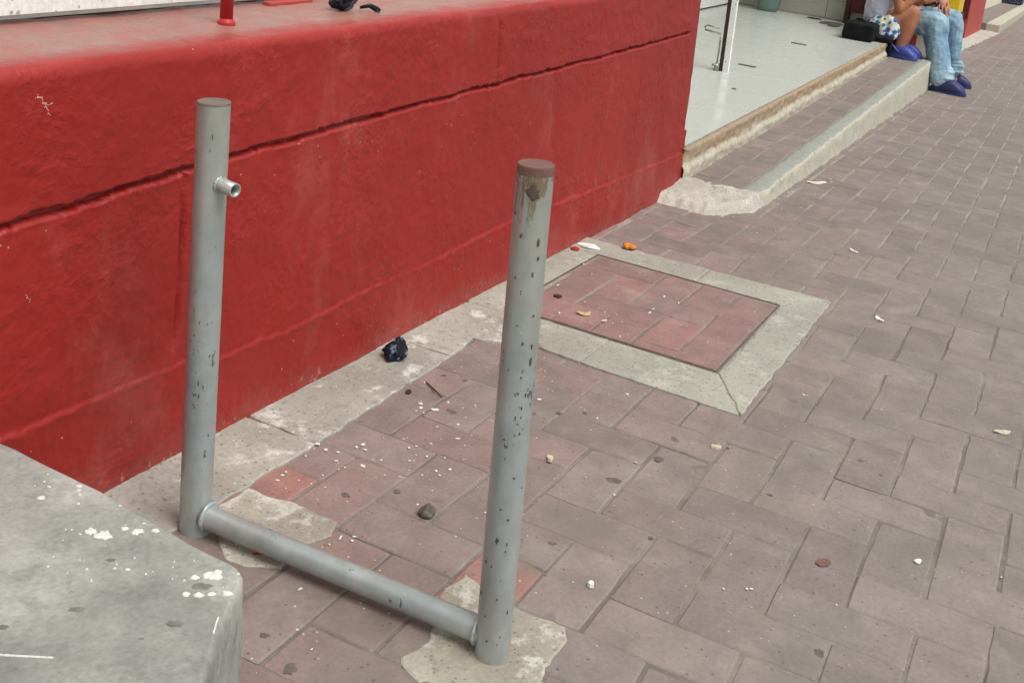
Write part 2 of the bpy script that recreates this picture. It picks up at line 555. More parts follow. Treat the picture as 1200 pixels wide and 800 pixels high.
M['stain'] = m_plain('grey_stain', lin((116, 118, 113)), 0.9, 0.2, 0, 0.25, 90)
M['gum'] = m_plain('old_gum', lin((100, 94, 88)), 0.8, 0.3, 0, 0.25, 90)
M['chalk'] = m_plain('pale_scratch', lin((206, 150, 142)), 0.8, 0.2, 0, 0.15, 90)
M['iron'] = m_plain('cover_rim_iron', lin((104, 90, 80)), 0.75, 0.3, 0.1, 0.25, 60)


def m_jeans():
    g = G('washed_denim')
    n1 = g.noise(6, 6, 0.68, g.scale((1, 1.4, 0.5)))
    n2 = g.noise(260, 2, 0.6)
    base = g.mix(g.rng(n1, 0.3, 0.7), lin((106, 142, 168)), lin((168, 196, 210)))  # wash tones, spread wider to stand in for lit and shaded folds
    base = g.mix(1.0, base, g.rng(n2, 0.2, 0.8, 0.93, 1.06), 'MULTIPLY')
    g.bump(g.noise(16, 3, 0.5, g.scale((1, 1, 1.6))), 0.5, 0.02)
    return g.out(base, 0.85, 0.2)


M['jeans'] = m_jeans()


def m_floral():
    g = G('floral_print')
    vd = g.voro(27)
    vc = g.n('ShaderNodeSeparateColor')
    g.lk(g.voro(27, None, 'Color'), vc.inputs[0])
    base = lin((214, 218, 214))
    pet = g.math('LESS_THAN', g.math('ADD', vd, g.math('MULTIPLY', g.noise(60, 3), 0.35)), 0.66)
    blue = g.mix(g.math('GREATER_THAN', vc.outputs[0], 0.55), lin((46, 122, 158)), lin((70, 96, 160)))
    blue = g.mix(g.math('GREATER_THAN', vc.outputs[1], 0.75), blue, lin((214, 196, 110)))
    c = g.mix(pet, base, blue)
    c = g.mix(g.math('LESS_THAN', vd, 0.12), c, lin((60, 50, 70)))
    return g.out(c, 0.85, 0.2)


M['floral'] = m_floral()


def m_rag(name, c0, c1):
    g = G(name)
    n = g.noise(52, 3, 0.5)
    base = g.mix(g.rng(n, 0.53, 0.58), c0, c1)
    base = g.mix(g.rng(g.noise(60, 3, 0.5, g.scale((1, 1, 1), None, (2, 2, 2))), 0.66, 0.69), base, lin((190, 192, 205)))
    g.bump(g.noise(120, 3), 0.4, 0.003)
    return g.out(base, 0.8, 0.25)


M['rag'] = m_rag('navy_rag_cloth', lin((22, 25, 38)), lin((96, 112, 130)))
M['rag_dark'] = m_rag('dark_rag_cloth', lin((26, 26, 32)), lin((84, 92, 104)))
M['pouch'] = m_rag('dark_patterned_cloth', lin((46, 34, 34)), lin((132, 106, 96)))

# ------------------------------------------------------------------ ground and paving
def poly_sheet(name, pts, z0, z1, mat, jit=0.004, sub=0.025, parent=None, seed=0, kind=None, label=None):
    """irregular slab: outline resampled and roughened, with a soft rim"""
    out = []
    n = len(pts)
    for i in range(n):
        a = Vector((*pts[i], 0))
        b = Vector((*pts[(i + 1) % n], 0))
        k = max(1, int((b - a).length / sub))
        for j in range(k):
            p = a.lerp(b, j / k)
            d = (b - a).normalized()
            nn = Vector((d.y, -d.x, 0))
            p += nn * (jit * 1.6 * nz(p.x * 28 + seed, p.y * 28, seed) + jit * 0.8 * nz(p.x * 95, p.y * 95, seed))
            out.append(p)
    c = sum(out, Vector()) / len(out)
    bm = bmesh.new()
    r0 = [bm.verts.new((p.x, p.y, z0)) for p in out]
    r1 = [bm.verts.new((p.x, p.y, z1 - 0.0015)) for p in out]
    ins = []
    m = len(out)
    for i, p in enumerate(out):
        d = (out[(i + 1) % m] - out[i - 1]).normalized()
        nn = Vector((-d.y, d.x, 0))
        ins.append(p + nn * 0.003)
    area = sum(out[i].x * out[(i + 1) % m].y - out[(i + 1) % m].x * out[i].y for i in range(m))
    if area < 0:
        ins = [2 * p - q for p, q in zip(out, ins)]
    r2 = [bm.verts.new((p.x, p.y, z1)) for p in ins]
    for a, b in ((r0, r1), (r1, r2)):
        for i in range(m):
            bm.faces.new((a[i], a[(i + 1) % m], b[(i + 1) % m], b[i]))
    f = bm.faces.new(r2)
    bmesh.ops.triangulate(bm, faces=[f])
    o = mesh_bm(name, bm, mat, parent)
    if kind:
        o['kind'] = kind
    return o


UY, UX = 0.098, 0.102
OX, OY = 1.913, 0.245
special = []


def in_poly(x, y, pts):
    c = False
    j = len(pts) - 1
    for i in range(len(pts)):
        xi, yi = pts[i]
        xj, yj = pts[j]
        if (yi > y) != (yj > y) and x < (xj - xi) * (y - yi) / (yj - yi) + xi:
            c = not c
        j = i
    return c


def brick_rects(x0, x1, y0, y1, ox=OX, oy=OY):
    out = []
    for i in range(-60, 60):
        for m in range(-120, 30):
            for (a, b, c, d) in ((i - 1, i + 1, 3 - i + 4 * m, 4 - i + 4 * m), (i, i + 1, 4 - i + 4 * m, 6 - i + 4 * m)):
                xa, xb = ox - UX * d, ox - UX * c
                ya, yb = oy - UY * b, oy - UY * a
                if xb > x0 and xa < x1 and yb > y0 and ya < y1:
                    out.append((xa, xb, ya, yb))
    return out


def brick_mesh(name, rects, mat, z=lambda x, y: 0.0, clip=None, skip=None, parent=None, gap=0.0032, wob=1.0):
    vs, fs, cols = [], [], []
    rnd = random.Random(3)
    for (xa, xb, ya, yb) in rects:
        if clip:
            xa, xb = max(xa, clip[0]), min(xb, clip[1])
            ya, yb = max(ya, clip[2]), min(yb, clip[3])
            if xb - xa < 0.02 or yb - ya < 0.02:
                continue
        cx, cy = (xa + xb) / 2, (ya + yb) / 2
        if skip and skip(cx, cy, (xa, xb, ya, yb)):
            rnd.random()
            continue
        g_ = gap * (0.35 + 0.5 * rnd.random())
        h_ = gap * (0.2 + 0.25 * rnd.random())
        if xa > 2.6 and gap > 0.003:
            g_ *= 1.0 + 0.4 * min(1, (xa - 2.6) / 2)
        dx, dy = rnd.uniform(-0.0012, 0.0012), rnd.uniform(-0.0012, 0.0012)
        rot = rnd.uniform(-0.006, 0.006)
        xa += h_; xb -= h_; ya += g_; yb -= g_
        tz = rnd.uniform(-0.0009, 0.0009) * wob
        sx, sy = rnd.uniform(-0.008, 0.008) * wob, rnd.uniform(-0.008, 0.008) * wob
        ch = 0.0024
        n0 = len(vs)

        def add(x, y, dz):
            X = cx + (x - cx) - rot * (y - cy) + dx
            Y = cy + (y - cy) + rot * (x - cx) + dy
            X += 0.0022 * nz(X * 45, Y * 45, 2) + 0.001 * nz(X * 130, Y * 130, 3)
            Y += 0.0022 * nz(X * 45, Y * 45, 5) + 0.001 * nz(X * 130, Y * 130, 7)
            vs.append((X, Y, z(X, Y) + tz + sx * (x - cx) + sy * (y - cy) + dz))
        # outline with extra points so the edges are not ruler straight
        def outline(inset):
            a, b, c, d = xa + inset, xb - inset, ya + inset, yb - inset
            k = inset * 0.2 + 0.0025
            ptsl = []
            nxs, nys = max(2, int((b - a) / 0.03)), max(2, int((d - c) / 0.03))
            for j in range(nxs):
                ptsl.append((a + k + (b - a - 2 * k) * j / (nxs - 1), c))
            for j in range(nys):
                ptsl.append((b, c + k + (d - c - 2 * k) * j / (nys - 1)))
            for j in range(nxs):
                ptsl.append((b - k - (b - a - 2 * k) * j / (nxs - 1), d))
            for j in range(nys):
                ptsl.append((a, d - k - (d - c - 2 * k) * j / (nys - 1)))
            return ptsl
        o0 = outline(ch)
        o1 = outline(0)
        m = min(len(o0), len(o1))
        if len(o0) != len(o1):
            nxs = 4
            o0 = o1
        for p in o0:
            add(p[0] if o0 is not o1 else cx + (p[0] - cx) * 0.93, p[1] if o0 is not o1 else cy + (p[1] - cy) * 0.93, 0)
        for p in o1:
            add(p[0], p[1], -0.0022)
        for p in o1:
            add(p[0], p[1], -0.014)
        m = len(o1)
        fs.append(tuple(range(n0, n0 + m)))
        for i in range(m):
            j = (i + 1) % m
            fs.append((n0 + m + i, n0 + m + j, n0 + j, n0 + i))
            fs.append((n0 + 2 * m + i, n0 + 2 * m + j, n0 + m + j, n0 + m + i))
        sp = 0.0
        for (px, py, s) in special:
            if xa <= px <= xb and ya <= py <= yb:
                sp = s
        cols += [(rnd.random(), rnd.random(), sp, 1)] * (3 * m)
    me = bpy.data.meshes.new(name)
    me.from_pydata(vs, [], fs)
    me.update()
    at = me.color_attributes.new('tone', 'FLOAT_COLOR', 'POINT')
    at.data.foreach_set('color', [c for q in cols for c in q])
    return link(name, me, mat, parent)


WY = 1.149                                       # line of the wall foot
FR = [(2.244, 0.451), (3.143, 0.453), (3.12, WY + .02), (2.36, WY + .02), (2.262, 0.896)]
BAND = [(0.6, 0.995), (1.2, 1.0), (1.431, 1.003), (1.70, 1.006), (1.91, 1.013), (2.08, 1.018), (2.20, 1.03), (2.262, 0.91),
        (2.30, 0.96), (2.385, 1.05), (2.385, WY + .03), (0.6, WY + .03)]
PL = [(1.2402, 0.9076), (1.335, 1.0005), (1.4064, 0.9997), (1.4186, 0.9283), (1.4148, 0.8443), (1.3815, 0.8273), (1.3305, 0.8475), (1.2738, 0.8344), (1.2411, 0.8744)]
PR = [(1.3725, 0.6332), (1.4238, 0.6274), (1.3963, 0.5262), (1.4001, 0.4616), (1.3839, 0.4533), (1.2787, 0.4397), (1.2325, 0.47), (1.1852, 0.5628), (1.2132, 0.6042), (1.259, 0.594)]
special += [(1.4676, 0.9567, 0.65), (1.4465, 0.6258, 0.7), (1.3703, 0.7723, 0.15)]

ground = mesh_py('ground', [(-40, -60, -0.03), (120, -60, -0.03), (120, 60, -0.03), (-40, 60, -0.03)], [(0, 1, 2, 3)], M['ground'])
ground['kind'] = 'structure'
bv, bf = [], []
NX_, NY_ = 400, 190
for i in range(NX_ + 1):
    for j in range(NY_ + 1):
        x, y = 0.3 + 5.2 * i / NX_, -0.9 + 2.1 * j / NY_
        bv.append((x, y, min(-0.0013, -0.0021 + 0.0016 * fbm(x * 7, y * 7, 3, 3) + 0.0006 * nz(x * 40, y * 40))))
for i in range(NX_):
    for j in range(NY_):
        k = i * (NY_ + 1) + j
        bf.append((k, k + NY_ + 1, k + NY_ + 2, k + 1))
bed0 = mesh_py('joint_sand', bv, bf, M['joint'], None, True)
bed0['kind'] = 'structure'
bed = mesh_py('paving_bed', [(5.4, -4, -0.0019), (40, -4, -0.0019), (40, 1.6, -0.0019), (5.4, 1.6, -0.0019)], [(0, 1, 2, 3)], M['joint'])
bed['kind'] = 'structure'


def interp_pts(t, x):
    for (a, b), (c, d) in zip(t[:-1], t[1:]):
        if a <= x <= c:
            return b + (d - b) * (x - a) / (c - a)
    return t[0][1]


def skip_main(cx, cy, r):
    if in_poly(cx, cy, FR) and all(in_poly(x, y, FR) for x in r[:2] for y in r[2:]):
        return True
    if cy > WY + 0.05 and cx < 13:
        return True
    if 4.0 < cx < 8.6 and cy > 1.0:
        return True
    return False


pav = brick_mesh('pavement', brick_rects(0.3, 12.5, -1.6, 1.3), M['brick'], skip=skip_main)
pav['kind'] = 'structure'
pav2 = brick_mesh('far_pavement', [r for r in brick_rects(12.5, 38, -1.6, 2.2, OX, OY) if (r[0] + r[1]) / 2 >= 12.6], M['brick'], gap=0.004)
pav2['kind'] = 'structure'

for a, b, sd_ in ((0.6, 1.592, 2), (1.5945, 2.079, 5), (2.0815, 2.6, 8)):
    pts = [(min(max(x, a), b), y) for x, y in BAND]
    inner = [p for p in BAND[:-2]]
    yi = lambda q: interp_pts(inner, q)
    pts = [(a, yi(a))] + [p for p in inner if a < p[0] < b] + ([(b, yi(b)), (b, WY + .03)] if b < 2.3 else [(2.385, WY + .03)]) + [(a, WY + .03)]
    poly_sheet('concrete_strip', pts, -0.01, 0.0034 + 0.0004 * (sd_ % 3), M['concrete_band'], 0.005, 0.018, kind='structure', seed=sd_)

# manhole cover set into a concrete collar
mh = empty('manhole_cover', (2.7, 0.8, 0))
tag(mh, 'square manhole cover filled with red paving bricks inside a pale concrete frame', 'manhole cover')
CX0, CX1, CY0, CY1 = 2.422, 2.990, 0.553, 1.062


# street-side slab is x = 2.244 .. 2.417 (faces the viewer), right slab is y = 0.451 .. 0.548
slabs = [
    [(2.244, 0.462), (CX0 - .005, CY0 - .002), (CX0 - .005, 0.800), (2.252, 0.800)],
    [(2.252, 0.803), (CX0 - .005, 0.803), (CX0 - .005, 1.045), (2.395, 1.03), (2.312, 0.955), (2.262, 0.895)],
    [(2.247, 0.452), (2.735, 0.451), (2.735, CY0 - .005), (CX0 - .003, CY0 - .005)],
    [(2.738, 0.451), (3.143, 0.453), (CX1 + .006, CY0 - .004), (2.738, CY0 - .005)],
    [(3.146, 0.457), (3.130, 0.78), (CX1 + .005, 0.78), (CX1 + .005, CY0 - .002)],
    [(3.130, 0.783), (3.118, WY + .02), (CX1 + .005, WY + .02), (CX1 + .005, 0.783)],
    [(CX1 + .002, WY + .02), (2.39, WY + .02), (2.39, CY1 + .006), (CX1 + .002, CY1 + .005)],
]
poly_sheet('frame_bed', [(2.249, 0.456), (3.138, 0.458), (3.12, WY + .018), (2.40, WY + .018), (2.262, 0.896)], -0.01, 0.0032, M['concrete_frame'], 0.001, 0.03, mh, seed=3)
for k, pts in enumerate(slabs):
    poly_sheet('frame_slab', pts, -0.01, 0.0052 + 0.0007 * (k % 3), M['concrete_frame'], 0.0026, 0.010, mh, seed=k)
cb = brick_mesh('brick_infill', brick_rects(CX0, CX1, CY0, CY1, OX + .045, OY + 0.02), M['cover_brick'], z=lambda x, y: 0.0075,
                clip=(CX0 + .006, CX1 - .006, CY0 + .006, CY1 - .006), parent=mh, gap=0.0034, wob=0.5)
bm = bmesh.new()
add_box(bm, CX0 - .002, CX1 + .002, CY0 - .002, CY1 + .002, -0.012, 0.0050)
mesh_bm('cover_bed', bm, M['joint'], mh)
bm = bmesh.new()
for (a, b, c, d) in ((CX0, CX0 + .004, CY0 + .0042, CY1 - .0042), (CX1 - .004, CX1, CY0 + .0042, CY1 - .0042), (CX0, CX1, CY0, CY0 + .004), (CX0, CX1, CY1 - .004, CY1)):
    add_box(bm, a, b, c, d, -0.01, 0.0072)
mesh_bm('rim', bm, M['iron'], mh)

for nm, pts, seed in (('mortar_patch', PL, 4), ('mortar_patch', PR, 9)):
    poly_sheet(nm, pts, -0.01, 0.0024, M['concrete_patch'], 0.0042, 0.009, kind='structure', seed=seed)
poly_sheet('pale_ground_patch', [(12.3, 1.02), (14.5, 0.98), (16.6, 0.93), (16.9, 1.2), (12.2, 1.3)], -0.01, 0.006, M['rough_cement'], 0.02, 0.06, kind='structure', seed=3)


def blob(bm, x, y, z, rx, ry, h, rot=0.0, seed=0.0, n=14):
    ring = []
    c = bm.verts.new((x, y, z + h))
    mid = []
    for k in range(n):
        a = k * 2 * math.pi / n
        f = 1 + 0.5 * nz(math.cos(a) * 1.4 + seed, math.sin(a) * 1.4, seed * 3.7) + 0.28 * nz(math.cos(a) * 4 + seed, math.sin(a) * 4, seed)
        px, py = rx * math.cos(a) * f, ry * math.sin(a) * f
        X, Y = px * math.cos(rot) - py * math.sin(rot), px * math.sin(rot) + py * math.cos(rot)
        ring.append(bm.verts.new((x + X, y + Y, z)))
        mid.append(bm.verts.new((x + X * 0.75, y + Y * 0.75, z + h * 0.85)))
    for k in range(n):
        j = (k + 1) % n
        bm.faces.new((ring[k], ring[j], mid[j], mid[k]))
        bm.faces.new((mid[k], mid[j], c))


GUM = [(1.5526, 0.8193, 0.0095), (1.4902, 0.8758, 0.0108), (2.0007, 0.738, 0.0078), (1.9635, 0.7726, 0.0062), (2.0537, 0.5244, 0.0118), (1.8274, 0.5572, 0.0152), (1.9566, 0.5224, 0.0129), (1.6352, 0.6878, 0.0134), (1.577, 0.5606, 0.0087), (1.8057, 0.2, 0.0133), (1.5693, 0.1562, 0.0117), (1.9678, 0.3225, 0.0054), (2.2223, 0.215, 0.0086), (2.1886, 0.1721, 0.007), (2.0374, 0.6988, 0.0062), (1.9918, 0.9843, 0.0067), (2.0011, 0.9413, 0.0083), (1.8611, 0.8921, 0.014), (1.363, 0.949, 0.0092), (1.1111, 0.6983, 0.0125), (1.1434, 0.7618, 0.0098), (2.0915, 0.4337, 0.0044), (1.6943, 0.445, 0.0063), (2.9458, 0.7726, 0.0082), (2.3887, 0.7224, 0.0105), (2.3767, 0.7279, 0.0087)]
WHT = [(1.5888, 0.9821, 0.0073), (1.5949, 0.9623, 0.0058), (1.5914, 1.0013, 0.0088), (1.6451, 0.9463, 0.0088), (1.6329, 0.9332, 0.0058), (1.6307, 0.9489, 0.0058), (1.5692, 0.948, 0.0057), (1.584, 0.906, 0.0085), (1.5599, 0.9249, 0.0042), (1.8481, 0.921, 0.012), (1.8508, 0.9537, 0.0079), (1.8355, 0.9445, 0.0079), (1.7759, 0.8342, 0.0059), (1.6506, 0.8054, 0.0056), (1.6709, 0.7909, 0.0056), (1.6421, 0.7941, 0.0042), (1.6232, 0.8155, 0.0042), (1.7023, 0.8741, 0.0044), (1.7274, 0.8599, 0.0044), (1.6828, 0.8423, 0.0043), (1.6507, 0.8566, 0.0043), (1.5928, 0.8377, 0.0028), (1.2502, 0.7855, 0.0058), (1.4011, 0.8003, 0.005), (1.3618, 0.8165, 0.0037), (1.1575, 0.7004, 0.0032), (1.1775, 0.7373, 0.0033), (1.5219, 0.6881, 0.0025), (1.7809, 0.539, 0.004), (1.9149, 0.5509, 0.0043), (2.0331, 0.6724, 0.0046), (2.0288, 0.7923, 0.008), (2.1796, 0.6672, 0.0065), (1.6557, 0.2806, 0.0047), (1.6599, 0.2753, 0.0047), (1.6328, 0.309, 0.0035), (1.4743, 0.985, 0.0056), (1.4565, 0.9813, 0.0055), (1.4783, 0.9564, 0.0041), (1.852, 1.0463, 0.0082), (1.8995, 1.0456, 0.0083), (1.761, 1.0136, 0.0078), (1.6049, 1.0857, 0.0091), (1.7221, 1.0797, 0.0126), (1.7695, 1.0751, 0.0096), (1.5752, 1.0279, 0.0059), (1.5055, 1.0618, 0.0072), (1.6071, 1.0603, 0.012)]
bm = bmesh.new()
for k, (x, y, r) in enumerate(GUM):
    blob(bm, x, y, 0.0009, r * 0.78, r * 0.6, 0.0003, k, k * 1.7)
o = mesh_bm('gum_stain', bm, M['gum'])
o['kind'] = 'stuff'
bm = bmesh.new()
rnd = random.Random(5)
for k, (x, y, r) in enumerate(WHT):
    blob(bm, x, y, 0.001 if y < 1.0 else 0.0036, r * 0.62, r * 0.42, 0.0006, k * 2, k * 1.3)
for k in range(150):                          # spray of fine drops round the rack and along the wall
    if k < 55:
        x, y = rnd.gauss(1.65, 0.22), rnd.gauss(0.90, 0.09)
    elif k < 120:
        x, y = rnd.uniform(3.6, 5.0) if k % 3 else rnd.uniform(2.45, 2.95), rnd.uniform(0.75, 1.1)
    else:
        x, y = rnd.uniform(1.1, 3.2), rnd.uniform(-0.1, 1.0)
    if y > 1.12:
        continue
    r = 0.001 + 0.0022 * rnd.random() ** 2
    f = 1.0 if k < 55 or k > 120 else 3.5
    zz = 0.0115 if (CX0 < x < CX1 and CY0 < y < CY1) else (0.0066 if in_poly(x, y, FR) else (0.0036 if in_poly(x, y, BAND) or in_poly(x, y, PL) or in_poly(x, y, PR) else 0.001))
    if CX0 < x < CX1 and CY0 < y < CY1:
        zz = 0.0077
    blob(bm, x, y, zz, r * f, r, 0.0008, rnd.uniform(-0.5, 0.5) if f > 1 else k, k * 0.9, 8)
o = mesh_bm('paint_drops', bm, M['paint_white'])
o['kind'] = 'stuff'

# ------------------------------------------------------------------ red wall
GROOVE = [(0.2, .402), (1.05, .442), (1.39, .467), (1.652, .479), (1.805, .487), (2.415, .509), (3.052, .53), (3.869, .561), (9, .7)]
RIDGE = [(0.2, .157), (1.066, .157), (1.407, .155), (1.513, .135), (1.696, .131), (1.915, .140), (2.184, .140), (2.543, .156), (2.827, .151), (3.167, .143), (3.93, .137), (9, .137)]


def interp(t, x):
    for (a, b), (c, d) in zip(t[:-1], t[1:]):
        if x <= c:
            return b + (d - b) * (x - a) / (c - a)
    return t[-1][1]


def ss(a, b, x):
    t = min(1, max(0, (x - a) / (b - a)))
    return t * t * (3 - 2 * t)


def wall_depth(x, z):
    """outward offset of the plaster face"""
    d = 0.0030 * fbm(x * 6, z * 6, 1, 3) + 0.0011 * fbm(x * 28, z * 28, 4, 3)
    rough = 1 - ss(0.20, 0.42, z - 0.04 * (x - 1)) * 0.65
    d += 0.0016 * rough * abs(fbm(x * 45, z * 45, 9, 2)) * (1 - ss(2.0, 3.2, x) * 0.5)
    # lower coat of plaster stands proud, with a ragged upper lip
    zr = interp(RIDGE, x) + 0.006 * nz(x * 14, 3) + 0.004 * nz(x * 45, 8)
    str_ = 0.55 + 0.45 * nz(x * 3.1, 11)
    d += 0.0050 * str_ * (1 - ss(zr - 0.001, zr + 0.0028, z))
    d += 0.0030 * str_ * math.exp(-((z - zr + 0.004) / 0.004) ** 2) * (0.5 + 1.0 * nz(x * 40, 2))
    d += 0.0022 * math.exp(-((z - zr + 0.022) / 0.004) ** 2) * max(0, nz(x * 9, 77) + 0.6 * nz(x * 38, 5))
    # horizontal groove
    if x < 3.875:
        zg = interp(GROOVE, x) + 0.0045 * nz(x * 8, 1) + 0.0022 * nz(x * 33, 5) + 0.0014 * nz(x * 90, 6)
        hw = (0.0056 if x < 2.0 else 0.0044) * (1 + 0.35 * nz(x * 12, 7))
        if 1.0 < x < 1.36:
            hw *= 1.15
        q = abs(z - zg)
        d -= 0.018 * (1 - ss(hw * 0.82, hw * 1.03, q))
        d += 0.0010 * math.exp(-((z - zg + 0.0095) / 0.004) ** 2) * (0.6 + 1.2 * nz(x * 22, 13))
    # vertical joints
    xj = 1.392 + 0.004 * nz(z * 18, 21)
    fade = ss(0.165, 0.21, z) * (1 - ss(0.455, 0.47, z))
    q = abs(x - xj)
    d -= 0.014 * fade * (0.75 + 0.5 * nz(z * 16, 31)) * (1 - ss(0.003, 0.006, q))
    d += 0.002 * fade * math.exp(-((q - 0.011) / 0.006) ** 2) * (0.4 + nz(z * 30, 5))
    fade = ss(0.50, 0.515, z) * (1 - ss(0.648, 0.66, z))
    q = abs(x - (2.434 - 0.10 * (z - 0.525)))
    d -= 0.006 * fade * (1 - ss(0.002, 0.0045, q))
    for xx, a, b, dep in ((3.05, 0.54, 0.66, .0022), (3.42, .26, .50, .0018), (3.0, .2, .5, .001)):
        if abs(x - xx) < 0.02:
            d -= dep * ss(a, a + .03, z) * (1 - ss(b - .03, b, z)) * (1 - ss(0.002, 0.005, abs(x - xx - .004 * nz(z * 20, xx))))
    # lifting paint flakes below the lip
    zt = 0.645 + 0.0304 * (x - 1.04)
    fl = nz(x * 7.5, z * 22, 17)
    if 0.05 < zt - z < 0.16 and fl > 0.25:
        d += 0.004 * (fl - 0.25)
    return d


SCR = [((1.098, .612), (1.111, .5976)), ((1.111, .5976), (1.1055, .6005)), ((1.1205, .5975), (1.110, .594)), ((1.112, .594), (1.119, .583)), ((1.095, .607), (1.104, .606)), ((1.0955, .346), (1.104, .335))]


def build_wall():
    LEAN = 0.043
    xs = [0.2 + 0.05 * i for i in range(15)]
    x = 0.95
    while x < 2.3:
        xs.append(x); x += 0.0036
    while x < 3.955:
        xs.append(x); x += 0.0056
    zfr = []
    z = -0.02
    while z < 1.0:
        zfr.append(z); z += 0.0042
    nv = 215                                   # fixed rows: parametrised 0..1 over the face height
    rl = 0.020                                 # lip radius
    rows = []
    vs = []
    idx = []
    def xend(z):
        if z < 0.218:
            return 3.972 + 0.006 * nz(z * 30, 3) - max(0, 0.03 - z) * 0.2
        return 3.946 + 0.004 * nz(z * 24, 9) + ss(0.22, 0.36, z) * 0.012
    nx = len(xs)
    for i, x0 in enumerate(xs):
        zt = 0.645 + 0.0304 * (x0 - 1.04) + 0.003 * fbm(x0 * 3, 4, 7, 2)
        cl = []
        for j in range(nv + 1):
            z = -0.02 + (zt - rl + 0.02) * j / nv
            d = wall_depth(x0, z)
            x = x0
            if i == nx - 1:
                x = xend(z)
                d *= 0.3
            elif i > nx - 8:
                x = x0 + (xend(z) - xs[-1]) * ((i - (nx - 8)) / 7.0)
            cl.append((x, WY + LEAN * z - d, z))
        yb = WY + LEAN * (zt - rl)
        for k in range(1, 7):
            a = k / 6 * math.pi / 2
            d = wall_depth(x0, zt - rl) * (1 - k / 6) + 0.0012 * fbm(x0 * 20, k * 0.3, 3, 2)
            xx = cl[nv][0]
            cl.append((xx, yb + rl * (1 - math.cos(a)) - d * math.cos(a), zt - rl + rl * math.sin(a) + d * 0.3 * math.sin(a)))
        for k in range(1, 31):
            y = yb + rl + k * (1.45 - yb - rl) / 30
            cl.append((cl[nv][0], y, zt + 0.0022 * fbm(x0 * 9, y * 9, 5, 3) + 0.0009 * fbm(x0 * 40, y * 40, 2, 2)))
        idx.append([len(vs) + t for t in range(len(cl))])
        vs += cl
    fs = []
    L = len(idx[0])
    for i in range(nx - 1):
        a, b = idx[i], idx[i + 1]
        for t in range(L - 1):
            fs.append((a[t], b[t], b[t + 1], a[t + 1]))
    # end face, back and left end
    last = idx[-1]
    back = []
    for t in last[:nv + 7]:
        x, y, z = vs[t]
        back.append(len(vs))
        vs.append((x - 0.004, 1.45, z))
    for t in range(nv + 6):
        fs.append((last[t], back[t], back[t + 1], last[t + 1]))
    e = len(vs)
    vs += [(0.2, 1.45, -0.02), (3.95, 1.45, -0.02)]
    fs.append((idx[0][-1], idx[-1][-1], e + 1, e))
    o = mesh_py('red_wall', vs, fs, M['red_wall'], None, True)
    tag(o, 'low red painted plaster wall with a dark groove and dusty ledge', 'wall')
    return o


wall = build_wall()
bm = bmesh.new()
rnd = random.Random(4)
for (xa, za), (xb, zb) in SCR:
    p, q = Vector((xa, 0, za)), Vector((xb, 0, zb))
    for k in range(6):
        t = p.lerp(q, k / 5)
        t.x += rnd.uniform(-.0012, .0012); t.z += rnd.uniform(-.0012, .0012)
        t.y = WY + 0.043 * t.z - wall_depth(t.x, t.z) - 0.0004
        add_ball(bm, t, rnd.uniform(.0007, .0013), 1.3, .35, 1.2, 1)
mesh_bm('chalk_scratch', bm, M['chalk'], wall, True)

# pale scratch marks on the red plaster are worn paint, part of the wall above; things on the ledge follow
ZL = lambda x: 0.645 + 0.0304 * (x - 1.04)
wp = empty('white_shop_panel', (1.6, 1.45, 0.66))
tag(wp, 'white painted board closing the shop front above the red ledge', 'panel')
bm = bmesh.new()
add_box(bm, 0.2, 3.7, 1.428, 1.446, 0.0, 1.0, 0.0)
for v in bm.verts:
    v.co.z = (ZL(v.co.x) + 0.012) if v.co.z < 0.5 else 2.6
mesh_bm('board', bm, M['white_paint'], wp)
bm = bmesh.new()
add_box(bm, 0.2, 3.7, 1.414, 1.4255, 0.0, 1.0, 0.0)
for v in bm.verts:
    v.co.z = (ZL(v.co.x) + 0.016) if v.co.z < 0.5 else (ZL(v.co.x) + 0.050)
mesh_bm('bottom_rail', bm, M['white_paint'], wp)

pp = empty('red_pole', (1.604, 1.293, ZL(1.604)))
tag(pp, 'slim red pole standing on the dusty ledge above the wall', 'pole')
bm = bmesh.new()
gx, gy = -0.040, 0.043
add_tube(bm, [(1.604, 1.293, ZL(1.6) - .01), (1.604 - .04 * .9, 1.293 + .043 * .9, ZL(1.6) + 0.9)], 0.0112, 20)
mesh_bm('pipe', bm, M['red_paint'], pp, True)
bm = bmesh.new()
add_tube(bm, [(1.604, 1.293, ZL(1.6) - .004), (1.604, 1.293, ZL(1.6) + .004), (1.604, 1.293, ZL(1.6) + .010)], [0.0165, 0.0145, 0.0117], 20)
mesh_bm('weld_collar', bm, M['red_paint'], pp, True)


def crumple(name, loc, rx, ry, rz, mat, seed, label, cat, taper=0.6, sub=5):
    bm = bmesh.new()
    bmesh.ops.create_icosphere(bm, subdivisions=sub, radius=1.0)
    for v in bm.verts:
        p = v.co.copy()
        t = (p.z + 1) / 2
        f = 1 - taper * t
        r = 1 + 0.34 * (abs(nz(p.x * 1.6 + seed, p.y * 1.6, p.z * 1.2)) - 0.2) * 2 + 0.18 * nz(p.x * 4 + seed, p.y * 4, p.z * 3)
        v.co = Vector((p.x * rx * f * r + 0.25 * rx * t, p.y * ry * f * r, max(-0.98, p.z) * rz * 0.5 * (0.85 + 0.15 * r) + rz * 0.5))
    o = mesh_bm(name, bm, mat, None, sub > 3)
    o.location = loc
    return tag(o, label, cat)


